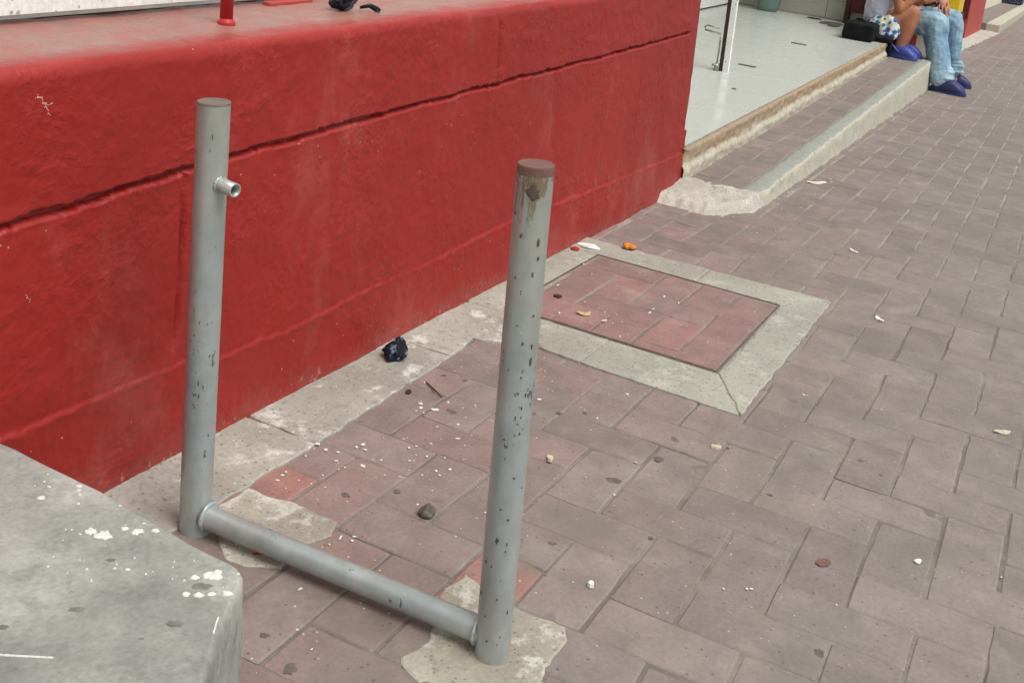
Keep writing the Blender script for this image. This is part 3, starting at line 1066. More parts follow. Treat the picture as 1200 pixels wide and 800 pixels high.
crumple('crumpled_rag', (1.985, 1.095, 0.003), 0.040, 0.028, 0.044, M['rag'], 5.7, 'crumpled navy rag lying on the concrete strip against the red wall', 'rag', 0.72, 5)
bm = bmesh.new()
for k, (p, q, r) in enumerate((((1.965, 1.075, .010), (1.995, 1.085, .030), .007), ((2.005, 1.075, .008), (1.99, 1.098, .040), .008), ((1.955, 1.10, .006), (1.985, 1.105, .030), .006), ((2.012, 1.10, .006), (1.985, 1.112, .046), .006))):
    capsules(bm, [(Vector(p), r), (Vector(q), r * .7)])
o = mesh_bm('fold', bm, M['rag'], bpy.data.objects['crumpled_rag'], True)
organic(o, .0022, 3, .006, .012)
crumple('ledge_rag', (1.962, 1.303, ZL(1.96)), 0.034, 0.020, 0.05, M['rag_dark'], 8.1, 'small dark rag lying on the red ledge', 'rag', 0.2)
bm = bmesh.new()
add_tube(bm, [(2.004, 1.288, ZL(2) + .006), (2.018, 1.276, ZL(2) + .012), (2.026, 1.262, ZL(2) + .006), (2.030, 1.257, ZL(2) + .003)], [.003, .005, .006, .004], 8)
tag(mesh_bm('cloth_strip', bm, M['rag_dark'], None, True), 'thin dark strip of cloth beside the ledge rag', 'cloth strip')
bm = bmesh.new()
add_box(bm, 1.85, 1.99, 1.392, 1.411, ZL(1.9) - .006, ZL(1.9) + .004, 0.03, 0.002)
for v in bm.verts:
    v.co.z += 0.003 * nz(v.co.x * 30, v.co.y * 30)
tag(mesh_bm('red_plaster_lump', bm, M['red_dull']), 'low red lump of plaster against the white board on the ledge', 'plaster lump')

# ------------------------------------------------------------------ bike rack
rk = empty('bike_rack', (1.28, 0.75, 0))
tag(rk, 'grey painted pipe bike rack of two posts and a low crossbar', 'bike rack')


def post(base, top, r, mat, cap_mat, band):
    base, top = Vector(base), Vector(top)
    d = top - base
    bm = bmesh.new()
    n = 40
    pts = [base + d * (i / n) for i in range(n)] + [top - d.normalized() * 0.002]
    rad = [r * (1 + 0.012 * nz(i * 0.35, base.y * 9)) for i in range(n)] + [r]
    add_tube(bm, pts, rad, 40, False)
    o = mesh_bm('post', bm, mat, rk, True)
    bm = bmesh.new()
    t = d.normalized()
    add_tube(bm, [top - t * (0.002 + band), top - t * 0.002, top - t * 0.0004, top], [r * 1.006, r * 1.006, r * 0.985, r * 0.94], 40)
    c = mesh_bm('cap', bm, cap_mat, o, False)
    return o


pl0, pl1 = Vector((1.272, 0.986, -0.004)), Vector((1.2475, 1.0125, 0.6215))
pr0, pr1 = Vector((1.287, 0.514, -0.004)), Vector((1.2615, 0.5415, 0.642))
PLo = post(pl0, pl1, 0.0224, M['post_left'], M['cap_grey'], 0.002)
PRo = post(pr0, pr1, 0.0224, M['post_right'], M['rust'], 0.010)
bm = bmesh.new()
a, b = Vector((1.2705, 0.972, 0.0275)), Vector((1.2865, 0.528, 0.0275))
n = 36
add_tube(bm, [a.lerp(b, i / n) for i in range(n + 1)], [0.0166 * (1 + 0.02 * nz(i * 0.4, 3)) for i in range(n + 1)], 36)
mesh_bm('crossbar', bm, M['bar'], rk, True)
for p, nm in ((Vector((1.271, 0.9635, 0.029)), 'weld'), (Vector((1.286, 0.5365, 0.029)), 'weld')):
    bm = bmesh.new()
    for k in range(26):
        an = k * 2 * math.pi / 26
        q = p + Vector((math.cos(an) * 0.0165, 0.002 * nz(k, 1), math.sin(an) * 0.0165))
        add_ball(bm, q, 0.0040 + 0.0012 * nz(k * 1.3, 4), 1.5, 1, 1.5, 1)
    organic(mesh_bm(nm, bm, M['bar'], rk, True), 0.0016, 3)
# sawn-off stub of an upper bar
ax = pl0.lerp(pl1, 0.824)
sd = Vector((-0.20, -1, 0.0)).normalized()
bm = bmesh.new()
s0, s1 = ax + sd * 0.018, ax + sd * 0.052
rr = add_tube(bm, [s0, s1], 0.0098, 24, False)
ri = add_tube(bm, [s1, s1 - sd * 0.018], 0.0074, 24, False)
for k in range(24):
    j = (k + 1) % 24
    A = sorted(ri[0], key=lambda v: (v.co - rr[1][k].co).length)[0]
    B = sorted(ri[0], key=lambda v: (v.co - rr[1][j].co).length)[0]
    if A is not B:
        try:
            bm.faces.new((rr[1][k], rr[1][j], B, A))
        except ValueError:
            pass
st = mesh_bm('stub', bm, M['post_right'], PLo, True)
bm = bmesh.new()
add_tube(bm, [s1 - sd * 0.0165, s1 - sd * 0.016], 0.0076, 20)
mesh_bm('stub_hole', bm, M['hole'], PLo)
bm = bmesh.new()
for k in range(16):
    an = k * 2 * math.pi / 16
    u = sd.cross(Vector((0, 0, 1))).normalized()
    q = ax + sd * 0.0215 + u * (math.cos(an) * 0.0100) + Vector((0, 0, math.sin(an) * 0.0100))
    add_ball(bm, q, 0.0028, 1, 1, 1, 1)
organic(mesh_bm('stub_weld', bm, M['post_right'], PLo, True), 0.0012, 3)
# dark ground-off mark near the top of the worn post, a disc wrapped on the pipe
def wrap_mark(bm, p0, p1, r, t, ang, w, h, seed):
    d = (p1 - p0).normalized()
    u = d.cross(Vector((0, 0, 1)))
    if u.length < 1e-3:
        u = Vector((1, 0, 0))
    u = Vector((1, 0, 0)) - d * d.x
    u.normalize()
    v = d.cross(u)
    c = p0 + (p1 - p0) * t
    ring = []
    def P(a, s, off):
        return c + d * s + (u * math.cos(a) + v * math.sin(a)) * (r + off)
    cen = bm.verts.new(P(ang, 0, 0.0007))
    n = 18
    rings = []
    for q in (0.5, 0.8, 1.0):
        rg = []
        for k in range(n):
            a = k * 2 * math.pi / n
            f = q * (1 + 0.55 * nz(math.cos(a) * 1.7 + seed, math.sin(a) * 1.7, seed) + 0.35 * nz(math.cos(a) * 4 + seed, math.sin(a) * 4, seed))
            rg.append(bm.verts.new(P(ang + math.cos(a) * f * w / r, math.sin(a) * f * h, 0.0007 if q < 1 else 0.0001)))
        rings.append(rg)
    for k in range(n):
        j = (k + 1) % n
        bm.faces.new((cen, rings[0][k], rings[0][j]))
        for A, B in zip(rings[:-1], rings[1:]):
            bm.faces.new((A[k], B[k], B[j], A[j]))


CAMV = Vector((0, 0, 0.955))
def face_ang(p0, p1, t):
    d = (p1 - p0).normalized()
    u = Vector((1, 0, 0)) - d * d.x
    u.normalize()
    v = d.cross(u)
    w = CAMV - (p0 + (p1 - p0) * t)
    return math.atan2(w.dot(v), w.dot(u))


bm = bmesh.new()
wrap_mark(bm, pr0, pr1, 0.0226, 0.955, face_ang(pr0, pr1, .955) + 0.0, 0.0085, 0.0095, 2.2)
mesh_bm('ground_off_mark', bm, M['dark_metal'], PRo)
# paint chips: (post, height fraction, angle off the viewer, half width, half height)
rnd = random.Random(12)
for who, (p0, p1), lst in ((PRo, (pr0, pr1), [(.86, .45, .004, .010), (.83, .5, .003, .006), (.80, .3, .0025, .006), (.87, -.4, .003, .006), (.79, -.5, .002, .004),
                                              (.72, .55, .002, .003), (.70, -.2, .0018, .003), (.66, .6, .0022, .008), (.63, .62, .003, .012), (.60, .2, .0028, .0026),
                                              (.565, .5, .0015, .006), (.54, .35, .0018, .005), (.52, .1, .0016, .006), (.475, -.35, .0042, .0024), (.40, .3, .0032, .0034),
                                              (.335, -.2, .003, .0025), (.315, .2, .003, .004), (.27, -.25, .0045, .0085), (.265, .25, .0014, .005), (.25, .2, .0016, .004),
                                              (.215, -.4, .0022, .0022), (.19, .1, .0015, .0015), (.06, -.3, .003, .0025), (.055, .2, .0018, .002), (.12, .6, .001, .006)]),
                           (PLo, (pl0, pl1), [(.93, .0, .0012, .008), (.90, -.1, .001, .005), (.585, -.55, .0014, .0016), (.40, -.3, .0014, .0022), (.365, .1, .0014, .006),
                                              (.345, -.1, .0012, .008), (.32, -.3, .001, .006), (.25, .5, .0018, .004), (.47, -.7, .0014, .003), (.20, .4, .0014, .0016)])):
    bm = bmesh.new()
    for k, (t, a, w, h) in enumerate(lst):
        wrap_mark(bm, p0, p1, 0.02275, t, face_ang(p0, p1, t) + a * 1.15, w * 0.5, h * 0.45, k * 1.9)
    for k in range(8 if who is PRo else 0):
        t = rnd.uniform(0.1, 0.92)
        s = rnd.uniform(0.0006, 0.0014)
        wrap_mark(bm, p0, p1, 0.02275, t, face_ang(p0, p1, t) + rnd.uniform(-1.3, 1.3), s, s * rnd.uniform(1, 2.5), k * 2.3)
    mesh_bm('paint_chips', bm, M['hole'] if False else M['dark_metal'], who)

# ------------------------------------------------------------------ concrete block (front left)
blk = empty('concrete_block', (0.6, 0.85, 0))
tag(blk, 'smooth grey concrete block spattered with white paint at the foot of the wall', 'concrete block')
OUT = [(1.012, 1.24), (1.0015, 0.914), (0.984, 0.757), (0.9825, 0.706), (0.980, 0.695), (0.973, 0.684), (0.960, 0.675), (0.945, 0.668), (0.876, 0.636), (0.817, 0.603), (0.60, 0.487), (0.12, 0.23), (0.12, 1.24)]


def block():
    pts = []
    for i in range(len(OUT)):
        a, b = Vector((*OUT[i], 0)), Vector((*OUT[(i + 1) % len(OUT)], 0))
        k = max(1, int((b - a).length / 0.012))
        pts += [a.lerp(b, j / k) for j in range(k)]
    m = len(pts)
    nor = []
    for i in range(m):
        d = (pts[(i + 1) % m] - pts[i - 1]).normalized()
        nor.append(Vector((d.y, -d.x, 0)))
    c = Vector((0.6, 0.9, 0))
    s = 1 if (pts[0] - c).dot(nor[0]) > 0 else -1
    prof = [(0.012, -0.02), (0.010, 0.05), (0.006, 0.11), (0.003, 0.16), (0.0005, 0.188), (-0.0008, 0.1945), (-0.0032, 0.1985), (-0.0065, 0.2)]
    bm = bmesh.new()
    rings = []
    for off, z in prof:
        rg = []
        for i, p in enumerate(pts):
            w = 0.003 * fbm(p.x * 14, p.y * 14, z * 14, 3) + 0.0012 * nz(p.x * 60, p.y * 60, z * 60)
            q = p + nor[i] * s * (off + w * (1.5 if z < 0.18 else 0.3))
            rg.append(bm.verts.new((q.x, q.y, z + (0.0012 * nz(p.x * 25, p.y * 25) if z > 0.18 else 0))))
        rings.append(rg)
    for a, b in zip(rings[:-1], rings[1:]):
        for i in range(m):
            bm.faces.new((a[i], a[(i + 1) % m], b[(i + 1) % m], b[i]))
    f = bm.faces.new(rings[-1])
    r = mesh_bm('body', bm, M['concrete_grey'], blk, False)
    r.data.polygons.foreach_set('use_smooth', [len(p.vertices) == 4 for p in r.data.polygons])
    return r


block()
SPL = [(0.9456, 0.9525, 0.005), (0.9855, 0.9859, 0.0014), (0.9716, 0.977, 0.0018), (0.9677, 0.9649, 0.0021), (0.9904, 0.941, 0.0036), (0.9838, 0.9342, 0.0021), (0.9776, 0.9261, 0.0018), (0.9628, 0.9133, 0.0021), (0.9311, 0.8612, 0.0071), (0.9332, 0.8458, 0.0096), (0.9197, 0.866, 0.0018), (0.9205, 0.8788, 0.0014), (0.9163, 0.8839, 0.0014), (0.958, 0.8382, 0.005), (0.9629, 0.8232, 0.0071), (0.9755, 0.8102, 0.0046), (0.9783, 0.8293, 0.0021), (0.9041, 0.7813, 0.0025), (0.8968, 0.793, 0.0018), (0.8779, 0.8135, 0.0018), (0.8572, 0.8462, 0.0018), (0.909, 0.7616, 0.0014), (0.9364, 0.7187, 0.005), (0.9508, 0.7073, 0.01), (0.908, 0.7067, 0.005), (0.9152, 0.696, 0.0054), (0.9245, 0.687, 0.0043), (0.935, 0.6756, 0.0057), (0.925, 0.7238, 0.0014), (0.9231, 0.7906, 0.0011), (0.8669, 0.7956, 0.0014), (0.9888, 0.8754, 0.0018), (0.9689, 0.6878, 0.0018)]
bm = bmesh.new()
for k, (x, y, r) in enumerate(SPL):
    blob(bm, x, y, 0.1995, r * 1.0, r * 0.72, 0.0019, -0.9 + 0.3 * nz(k, 1), k * 1.7)
    if r > 0.0065:
        for q in range(4):
            a = rnd.uniform(0, 6.28)
            blob(bm, x + math.cos(a) * r * 0.75, y + math.sin(a) * r * 0.6, 0.1995, r * .42, r * .3, 0.0018, a, q * 3.1, 10)
rnd = random.Random(21)
for k in range(26):
    x, y = rnd.gauss(0.92, 0.05), rnd.gauss(0.82, 0.12)
    if x < 0.965 and 0.68 < y < 1.1:
        r = rnd.uniform(0.0005, 0.0012)
        blob(bm, x, y, 0.1998, r, r, 0.001, k, k, 8)
for p, q in (((0.7353, 0.7744), (0.7592, 0.7375)), ((0.8967, 0.6552), (0.8789, 0.6451))):
    p, q = Vector((*p, 0)), Vector((*q, 0))
    for k in range(9):
        t = p.lerp(q, k / 8)
        blob(bm, t.x, t.y, 0.1998, 0.0042, 0.0010, 0.0012, math.atan2((q - p).y, (q - p).x), k * 2.2, 10)
mesh_bm('paint_splatter', bm, M['paint_white'], blk)
STN = [(0.9289, 0.7036, 0.0136), (0.8663, 0.684, 0.0114), (0.8709, 0.9108, 0.0071), (0.7632, 0.8049, 0.0086), (0.8687, 0.7601, 0.0021), (0.8246, 0.7715, 0.0093), (0.9054, 0.8074, 0.0071), (0.9001, 0.8738, 0.005), (0.9566, 0.8703, 0.0018), (0.8097, 0.6272, 0.0071), (0.8294, 0.6927, 0.0029)]
bm = bmesh.new()
for k, (x, y, r) in enumerate(STN):
    blob(bm, x, y, 0.1999, r * 0.8, r * 0.45, 0.0003, -0.9, k * 2.9 + 40, 20)
mesh_bm('grey_stains', bm, M['stain'], blk)

# ------------------------------------------------------------------ shop step, floor, interior
KX0, KX1 = 3.95, 8.88
kt = lambda x: 0.05 + LEV * (x - 4)               # tread level
fl = lambda x: 0.15 + LEV * (x - 4)               # shop floor level
step = empty('shop_step', (6.3, 1.0, 0))
tag(step, 'low entrance step with brick tread and worn pale concrete kerb', 'step')


def kerb():
    vs, fs, idx = [], [], []
    xs = [KX0 + 0.02 * i for i in range(int((KX1 - KX0) / 0.02) + 1)]
    for x in xs:
        t = kt(x)
        w = 0.006 * fbm(x * 7, 2, 0, 3)
        e = 1 - ss(KX0, KX0 + 0.12, x)
        prof = [(0.862 - 0.004, -0.01), (0.864, t * 0.3), (0.866, t * 0.6), (0.868, t - 0.014), (0.871, t - 0.006), (0.879, t - 0.001), (0.895, t), (0.92, t + 0.001), (0.936, t), (0.9385, t - 0.004), (0.939, t - 0.03)]
        cl = []
        for k, (y, z) in enumerate(prof):
            n_ = 0.006 * nz(x * 16, y * 40, z * 30) + 0.0025 * nz(x * 60, y * 80, z * 60)
            cl.append((x, y + (w + n_ if k < 7 else 0.5 * n_) + e * 0.012 * (k < 6), z + (0.4 * n_ if k > 2 else 0) - e * 0.006))
        idx.append(range(len(vs), len(vs) + len(cl)))
        vs += cl
    for a, b in zip(idx[:-1], idx[1:]):
        for t in range(len(a) - 1):
            fs.append((a[t], b[t], b[t + 1], a[t + 1]))
    fs.append(tuple(idx[0]))
    fs.append(tuple(reversed(idx[-1])))
    o = mesh_py('kerb', vs, fs, M['kerb'], step, True)
    set_attr(o, [1.0 if k % 11 >= 5 else 0.0 for k in range(len(vs))])
    return o


kerb()
# grey cement film on the kerb top is the kerb's own top coat; the tread bricks sit behind it
bm = bmesh.new()
add_box(bm, KX0, 9.2, 0.938, 1.14, -0.03, kt(KX0) - 0.004, 0.0)
for v in bm.verts:
    if v.co.z > 0:
        v.co.z = kt(v.co.x) - 0.0035
mesh_bm('tread_bed', bm, M['joint'], step)
brick_mesh('tread_bricks', brick_rects(KX0, 9.0, 0.94, 1.13, OX, OY + 0.003), M['brick'], z=lambda x, y: kt(x), clip=(KX0 + .02, 8.95, 0.9395, 1.127), parent=step, gap=0.0042)


def cement_end():
    vs, fs = [], []
    nx, ny = 70, 60
    for i in range(nx + 1):
        for j in range(ny + 1):
            x = 3.62 + 0.44 * i / nx
            y = 0.835 + 0.335 * j / ny
            # outline: a rough ramp that starts 3.70 at the wall and 3.87 at the street corner
            x0 = 3.715 + 0.10 * (1 - ss(0.86, 1.0, y)) + 0.015 * nz(y * 30, 4)
            yl = 0.862 + 0.012 * nz(x * 30, 7) + 0.05 * (1 - ss(3.80, 3.93, x))
            h = ss(x0 - 0.012, x0 + 0.05, x) * ss(yl - 0.008, yl + 0.028, y)
            top = kt(x) + 0.001 - 0.02 * ss(3.98, 4.06, x) * ss(0.93, 0.95, y)
            z = -0.012 + (top * (0.72 + 0.28 * ss(3.85, 3.99, x)) + 0.012) * h + h * (0.0055 * fbm(x * 22, y * 22, 3, 3) + 0.0022 * nz(x * 90, y * 90))
            z -= 0.05 * ss(4.0, 4.05, x) + 0.012 * ss(1.03, 1.13, y) * 0
            vs.append((x, y, z))
    for i in range(nx):
        for j in range(ny):
            a = i * (ny + 1) + j
            fs.append((a, a + ny + 1, a + ny + 2, a + 1))
    return mesh_py('cement_end', vs, fs, M['rough_cement'], step, True)


cement_end()

# shop floor slab and its plastered riser
bm = bmesh.new()
for (x, y, z) in ((3.90, 1.168, 1), (9.4, 1.150, 1), (9.4, 2.6, 1), (3.90, 2.6, 1)):
    bm.verts.new((x, y, fl(x)))
bm.verts.ensure_lookup_table()
f = bm.faces.new(bm.verts)
r = bmesh.ops.extrude_face_region(bm, geom=[f])
for v in [g_ for g_ in r['geom'] if isinstance(g_, bmesh.types.BMVert)]:
    v.co.z = -0.02
sf = mesh_bm('shop_floor', bm, M['tile'])
sf['kind'] = 'structure'


def riser():
    vs, fs, idx = [], [], []
    x = 3.955
    while x < 8.27:
        a, b = kt(x), fl(x)
        cl = []
        lo = 0.42 + 0.25 * nz(x * 2.2, 3)
        for k in range(13):
            t = k / 12
            z = a - 0.004 + (b - 0.004 - a) * t
            y = 1.138 - 0.013 * (1 - ss(lo - 0.1, lo + 0.1, t)) - 0.006 * fbm(x * 16, z * 30, 2, 3) + 0.004 * (1 - t) + 0.012 * (1 - ss(3.95, 4.0, x))
            cl.append((x, y, z))
        cl.append((x, 1.140, b + 0.0008))
        cl.append((x, 1.146, b + 0.0022))
        cl.append((x, 1.156, b + 0.0016))
        idx.append(range(len(vs), len(vs) + len(cl)))
        vs += cl
        x += 0.012
    for p, q in zip(idx[:-1], idx[1:]):
        for t in range(len(p) - 1):
            fs.append((p[t], q[t], q[t + 1], p[t + 1]))
    o = mesh_py('riser', vs, fs, M['riser'], step, True)
    set_attr(o, [(k % 16) / 12 if k % 16 < 13 else 1.0 for k in range(len(vs))])
    return o


riser()


def wall_thing(name, label, cat, boxes, mat, parent=None):
    bm = bmesh.new()
    for b in boxes:
        add_box(bm, *b)
    o = mesh_bm(name, bm, mat, parent)
    if not parent:
        tag(o, label, cat)
    return o


sb = empty('shop_back_wall', (9.2, 2.0, 0.32))
tag(sb, 'pale end wall of the open shop with a tiled skirting', 'wall')
wall_thing('wall', None, None, [(9.215, 9.30, 1.40, 2.47, 0.30, 2.6)], M['shop_wall'], sb)
for k in range(3):
    y1 = 2.47 - 0.36 * k
    wall_thing('skirting_tile', None, None, [(9.195, 9.213, y1 - 0.356, y1, 0.325, 0.325 + 0.135)], M['skirting'], sb)
sw = empty('shop_side_wall', (7.0, 2.47, 0.3))
tag(sw, 'white rear wall of the open shop with a dark baseline', 'wall')
wall_thing('wall', None, None, [(3.95, 9.21, 2.475, 2.56, 0.10, 2.6)], M['shop_wall'], sw)
bm = bmesh.new()
add_box(bm, 3.95, 9.19, 2.452, 2.472, 0, 1)
for v in bm.verts:
    v.co.z = fl(v.co.x) + (0.012 if v.co.z < 0.5 else 0.075)
mesh_bm('baseboard', bm, M['white_paint'], sw)
bm = bmesh.new()
add_box(bm, 3.95, 9.19, 2.458, 2.470, 0, 1)
for v in bm.verts:
    v.co.z = fl(v.co.x) + (0.0 if v.co.z < 0.5 else 0.0115)
mesh_bm('base_gap', bm, M['dark_wood'], sw)
wall_thing('shop_ceiling', 'unseen concrete slab added over the shop to shade its back', 'ceiling', [(0.2, 10.2, 1.20, 2.6, 2.602, 2.75)], M['cream'])  # unseen roof slab, added so the back of the shop gets darker
wall_thing('shop_partition', 'partition closing the shop behind the red wall', 'wall', [(3.76, 3.90, 1.452, 2.45, 0.0, 2.598)], M['cream'])

# leaning door post with its drop bolt
dp = empty('door_post', (5.79, 1.545, fl(5.79)))
tag(dp, 'narrow white door post with a dark edge standing on the tiled floor', 'door post')


def lean_box(x0, x1, y0, y1, z0, z1, px, py):
    bm = bmesh.new()
    add_box(bm, x0, x1, y0, y1, z0, z1)
    for v in bm.verts:
        v.co.x += -0.040 * (v.co.z - z0)
        v.co.y += 0.020 * (v.co.z - z0)
    return bm


z0 = fl(5.79)
mesh_bm('white_leaf', lean_box(5.775, 5.80, 1.524, 1.552, z0, 2.5, 0, 0), M['white_paint'], dp)
mesh_bm('dark_edge', lean_box(5.773, 5.802, 1.5525, 1.571, z0, 2.5, 0, 0), M['dark_wood'], dp)
bm = bmesh.new()
add_tube(bm, [(5.765, 1.582, z0 + .005), (5.762, 1.584, z0 + .15), (5.758, 1.590, z0 + .185), (5.757, 1.665, z0 + .192), (5.756, 1.672, z0 + .205), (5.756, 1.660, z0 + .216), (5.756, 1.595, z0 + .212)], 0.0045, 10)
mesh_bm('drop_bolt', bm, M['steel'], dp, True)
bm = bmesh.new()
add_tube(bm, [(5.765, 1.583, z0 + .0), (5.765, 1.583, z0 + .035)], 0.012, 14)
add_tube(bm, [(5.762, 1.580, z0 + .028), (5.745, 1.600, z0 + .028)], 0.006, 10)
mesh_bm('bolt_foot', bm, M['steel'], dp, True)
for (x, y, lab) in ((6.107, 1.515, 'dark floor bolt slot in the white tiles, nearer the door post'), (7.375, 1.534, 'dark floor bolt slot in the white tiles, nearer the black bundle')):
    bm = bmesh.new()
    z = fl(x) + 0.001
    add_box(bm, x - 0.012, x + 0.014, y - 0.046, y + 0.046, z - 0.002, z + 0.003, LEV)
    tag(mesh_bm('floor_slot', bm, M['stone']), lab, 'floor slot', 'floor bolt slots in the shop floor')
bm = bmesh.new()
blob(bm, 5.35, 1.37, fl(5.35) + .0005, 0.02, 0.012, 0.003, 0.4, 3)
tag(mesh_bm('tile_chip', bm, M['stone']), 'tiny grey crumb on the white tiles below the first slot', 'crumb')

# bin at the back
bk = empty('waste_bin', (9.02, 2.16, fl(9.02)))
tag(bk, 'green grey plastic waste bin standing at the back of the shop', 'bin')
zb = fl(9.02)
bm = bmesh.new()
add_tube(bm, [(9.02, 2.16, zb), (9.02, 2.16, zb + .02), (9.02, 2.16, zb + .25)], [0.072, 0.078, 0.105], 28)
mesh_bm('bin_body', bm, M['bucket'], bk, True)
bm = bmesh.new()
add_tube(bm, [(9.02, 2.16, zb + .2505), (9.02, 2.16, zb + .265)], [0.113, 0.113], 28)
mesh_bm('rim', bm, M['bucket'], bk, True)

cbn = empty('maroon_cabinet', (9.2, 1.5, 0.33))
tag(cbn, 'maroon cabinet raised on dark legs by the shop door', 'cabinet')
zc = fl(9.1)
bm = bmesh.new(); add_box(bm, 9.09, 9.19, 1.418, 1.562, zc + .088, zc + .75, 0, .002)
mesh_bm('cabinet_body', bm, M['maroon'], cbn)
bm = bmesh.new(); add_box(bm, 9.08, 9.12, 1.564, 1.596, zc, zc + .8)
mesh_bm('leg', bm, M['dark_wood'], cbn)
bm = bmesh.new(); add_box(bm, 9.16, 9.19, 1.564, 1.596, zc, zc + .8)
mesh_bm('leg', bm, M['dark_wood'], cbn)
bm = bmesh.new(); add_box(bm, 9.14, 9.19, 1.42, 1.56, zc, zc + .086)
mesh_bm('plinth', bm, M['shop_wall'], cbn)
bm = bmesh.new(); add_box(bm, 8.98, 9.2, 1.30, 1.40, fl(9) , 2.6)
tag(mesh_bm('shop_door_jamb', bm, M['shop_wall']), 'grey white wall pier at the shop entrance behind the seated child', 'pier')
bm = bmesh.new()
for k in range(7):
    blob(bm, 8.80 + rnd.uniform(-.1, .15), 1.62 + rnd.uniform(-.05, .06), fl(8.85) + .001, .06, .018, .014, rnd.uniform(0, 3), k * 1.3)
tag(mesh_bm('crumpled_sacking', bm, M['stone'], None, True), 'flat crumpled grey sacking on the tiles by the maroon cabinet', 'sacking')
bm = bmesh.new()
blob(bm, 9.02, 1.80, fl(9.02) + .001, .02, .05, .008, 0.3, 2)
tag(mesh_bm('dark_scrap', bm, M['black_cloth'], None, True), 'dark scrap lying on the tiles before the tiled skirting', 'scrap')

# black bundle the child sits on
bm = bmesh.new()
zf = fl(8.3)
add_box(bm, 8.10, 8.60, 1.215, 1.415, zf - .004, zf + .105, LEV * .6)
add_box(bm, 8.22, 8.66, 1.12, 1.30, zf + .001, zf + .036, LEV * .6)
add_box(bm, 8.32, 8.66, 1.118, 1.140, zf - .085, zf + .03, LEV * .6)
o = mesh_bm('black_bundle', bm, M['black_cloth'])
organic(o, 0.009, 5, 0.02, 0.07)
tag(o, 'black cloth bundle under the seated child on the floor edge', 'bundle')

# ------------------------------------------------------------------ people
def clog(name, heel, toe, w, h, mat, parent, strap=False):
    heel, toe = Vector(heel), Vector(toe)
    d = (toe - heel)
    Ln = d.length
    d.normalize()
    side = d.cross(Vector((0, 0, 1))).normalized()
    up = side.cross(d)
    bm = bmesh.new()
    n, m = 20, 16
    rings = []
    for i in range(n + 1):
        t = i / n
        ww = w * 0.5 * (0.72 + 0.28 * ss(0.1, 0.65, t)) * math.sqrt(max(0.0, 1 - ((abs(t - 0.5) / 0.5) ** 5)))
        hh = h * (0.50 + 0.50 * ss(0.12, 0.42, t) - 0.40 * ss(0.55, 1.0, t)) * math.sqrt(max(0.05, 1 - ((abs(t - 0.5) / 0.5) ** 7)))
        ww = max(ww, 0.006)
        rg = []
        for k in range(m):
            a = k * 2 * math.pi / m
            y, z = math.cos(a), math.sin(a)
            y = math.copysign(abs(y) ** 0.75, y)
            z = math.copysign(abs(z) ** 0.8, z)
            zz = 0.5 * hh + 0.5 * hh * z + (0.006 * ss(0.75, 1, t) if z < 0 else 0)
            rg.append(bm.verts.new(heel + d * (t * Ln) + side * (ww * y * (1.06 if z < -0.2 else 1)) + up * zz))
        rings.append(rg)
    for a, b in zip(rings[:-1], rings[1:]):
        for k in range(m):
            bm.faces.new((a[k], a[(k + 1) % m], b[(k + 1) % m], b[k]))
    bm.faces.new(rings[0]); bm.faces.new(rings[-1])
    o = mesh_bm(name, bm, mat, parent, True)
    # sole welt
    bm = bmesh.new()
    pts = []
    for k in range(40):
        a = k * 2 * math.pi / 40
        t = 0.5 + 0.5 * math.cos(a)
        ww = w * 0.52 * (0.74 + 0.28 * ss(0.1, 0.65, t)) * abs(math.sin(a)) ** 0.55 * (1 if math.sin(a) >= 0 else -1)
        pts.append(heel + d * (t * Ln * 1.01 - 0.002) + side * ww + up * 0.012)
    lo = [bm.verts.new(p - up * 0.011) for p in pts]
    hi = [bm.verts.new(p + up * 0.006) for p in pts]
    for k in range(40):
        j = (k + 1) % 40
        bm.faces.new((lo[k], lo[j], hi[j], hi[k]))
    bm.faces.new(lo[::-1]); bm.faces.new(hi)
    mesh_bm('sole', bm, mat, o)
    if strap:
        bm = bmesh.new()
        c = heel + d * (Ln * 0.42)
        add_tube(bm, [c + side * (w * .46) + up * h * .45, c - d * .05 + side * (w * .42) + up * h * .95, heel + d * 0.005 + up * h * .9,
                      c - d * .05 - side * (w * .42) + up * h * .95, c - side * (w * .46) + up * h * .45], 0.008, 8)
        mesh_bm('heel_strap', bm, mat, o, True)
    return o


def head(bm, c, fwd, r):
    """skull, jaw, nose, brow and ears built into the body mesh"""
    c, fwd = Vector(c), Vector(fwd).normalized()
    up = Vector((0, 0, 1))
    side = fwd.cross(up).normalized()
    add_ball(bm, c + up * r * 0.12, r, 0.92, 0.92, 1.08, 3)
    add_ball(bm, c + fwd * r * 0.28 - up * r * 0.55, r * 0.62, 1, 1, 0.95, 3)
    add_ball(bm, c + fwd * r * 0.98 - up * r * 0.22, r * 0.17, 1, 1, 1.4, 2)
    add_ball(bm, c + fwd * r * 0.86 - up * r * 0.62, r * 0.16, 1.4, 1.4, 0.6, 2)
    for s in (-1, 1):
        add_ball(bm, c + side * s * r * 0.93 - up * r * 0.12, r * 0.22, 0.6, 0.6, 1.3, 2)
        add_ball(bm, c + fwd * r * 0.80 + side * s * r * 0.34 + up * r * 0.12, r * 0.16, 1.2, 1.2, 0.6, 2)


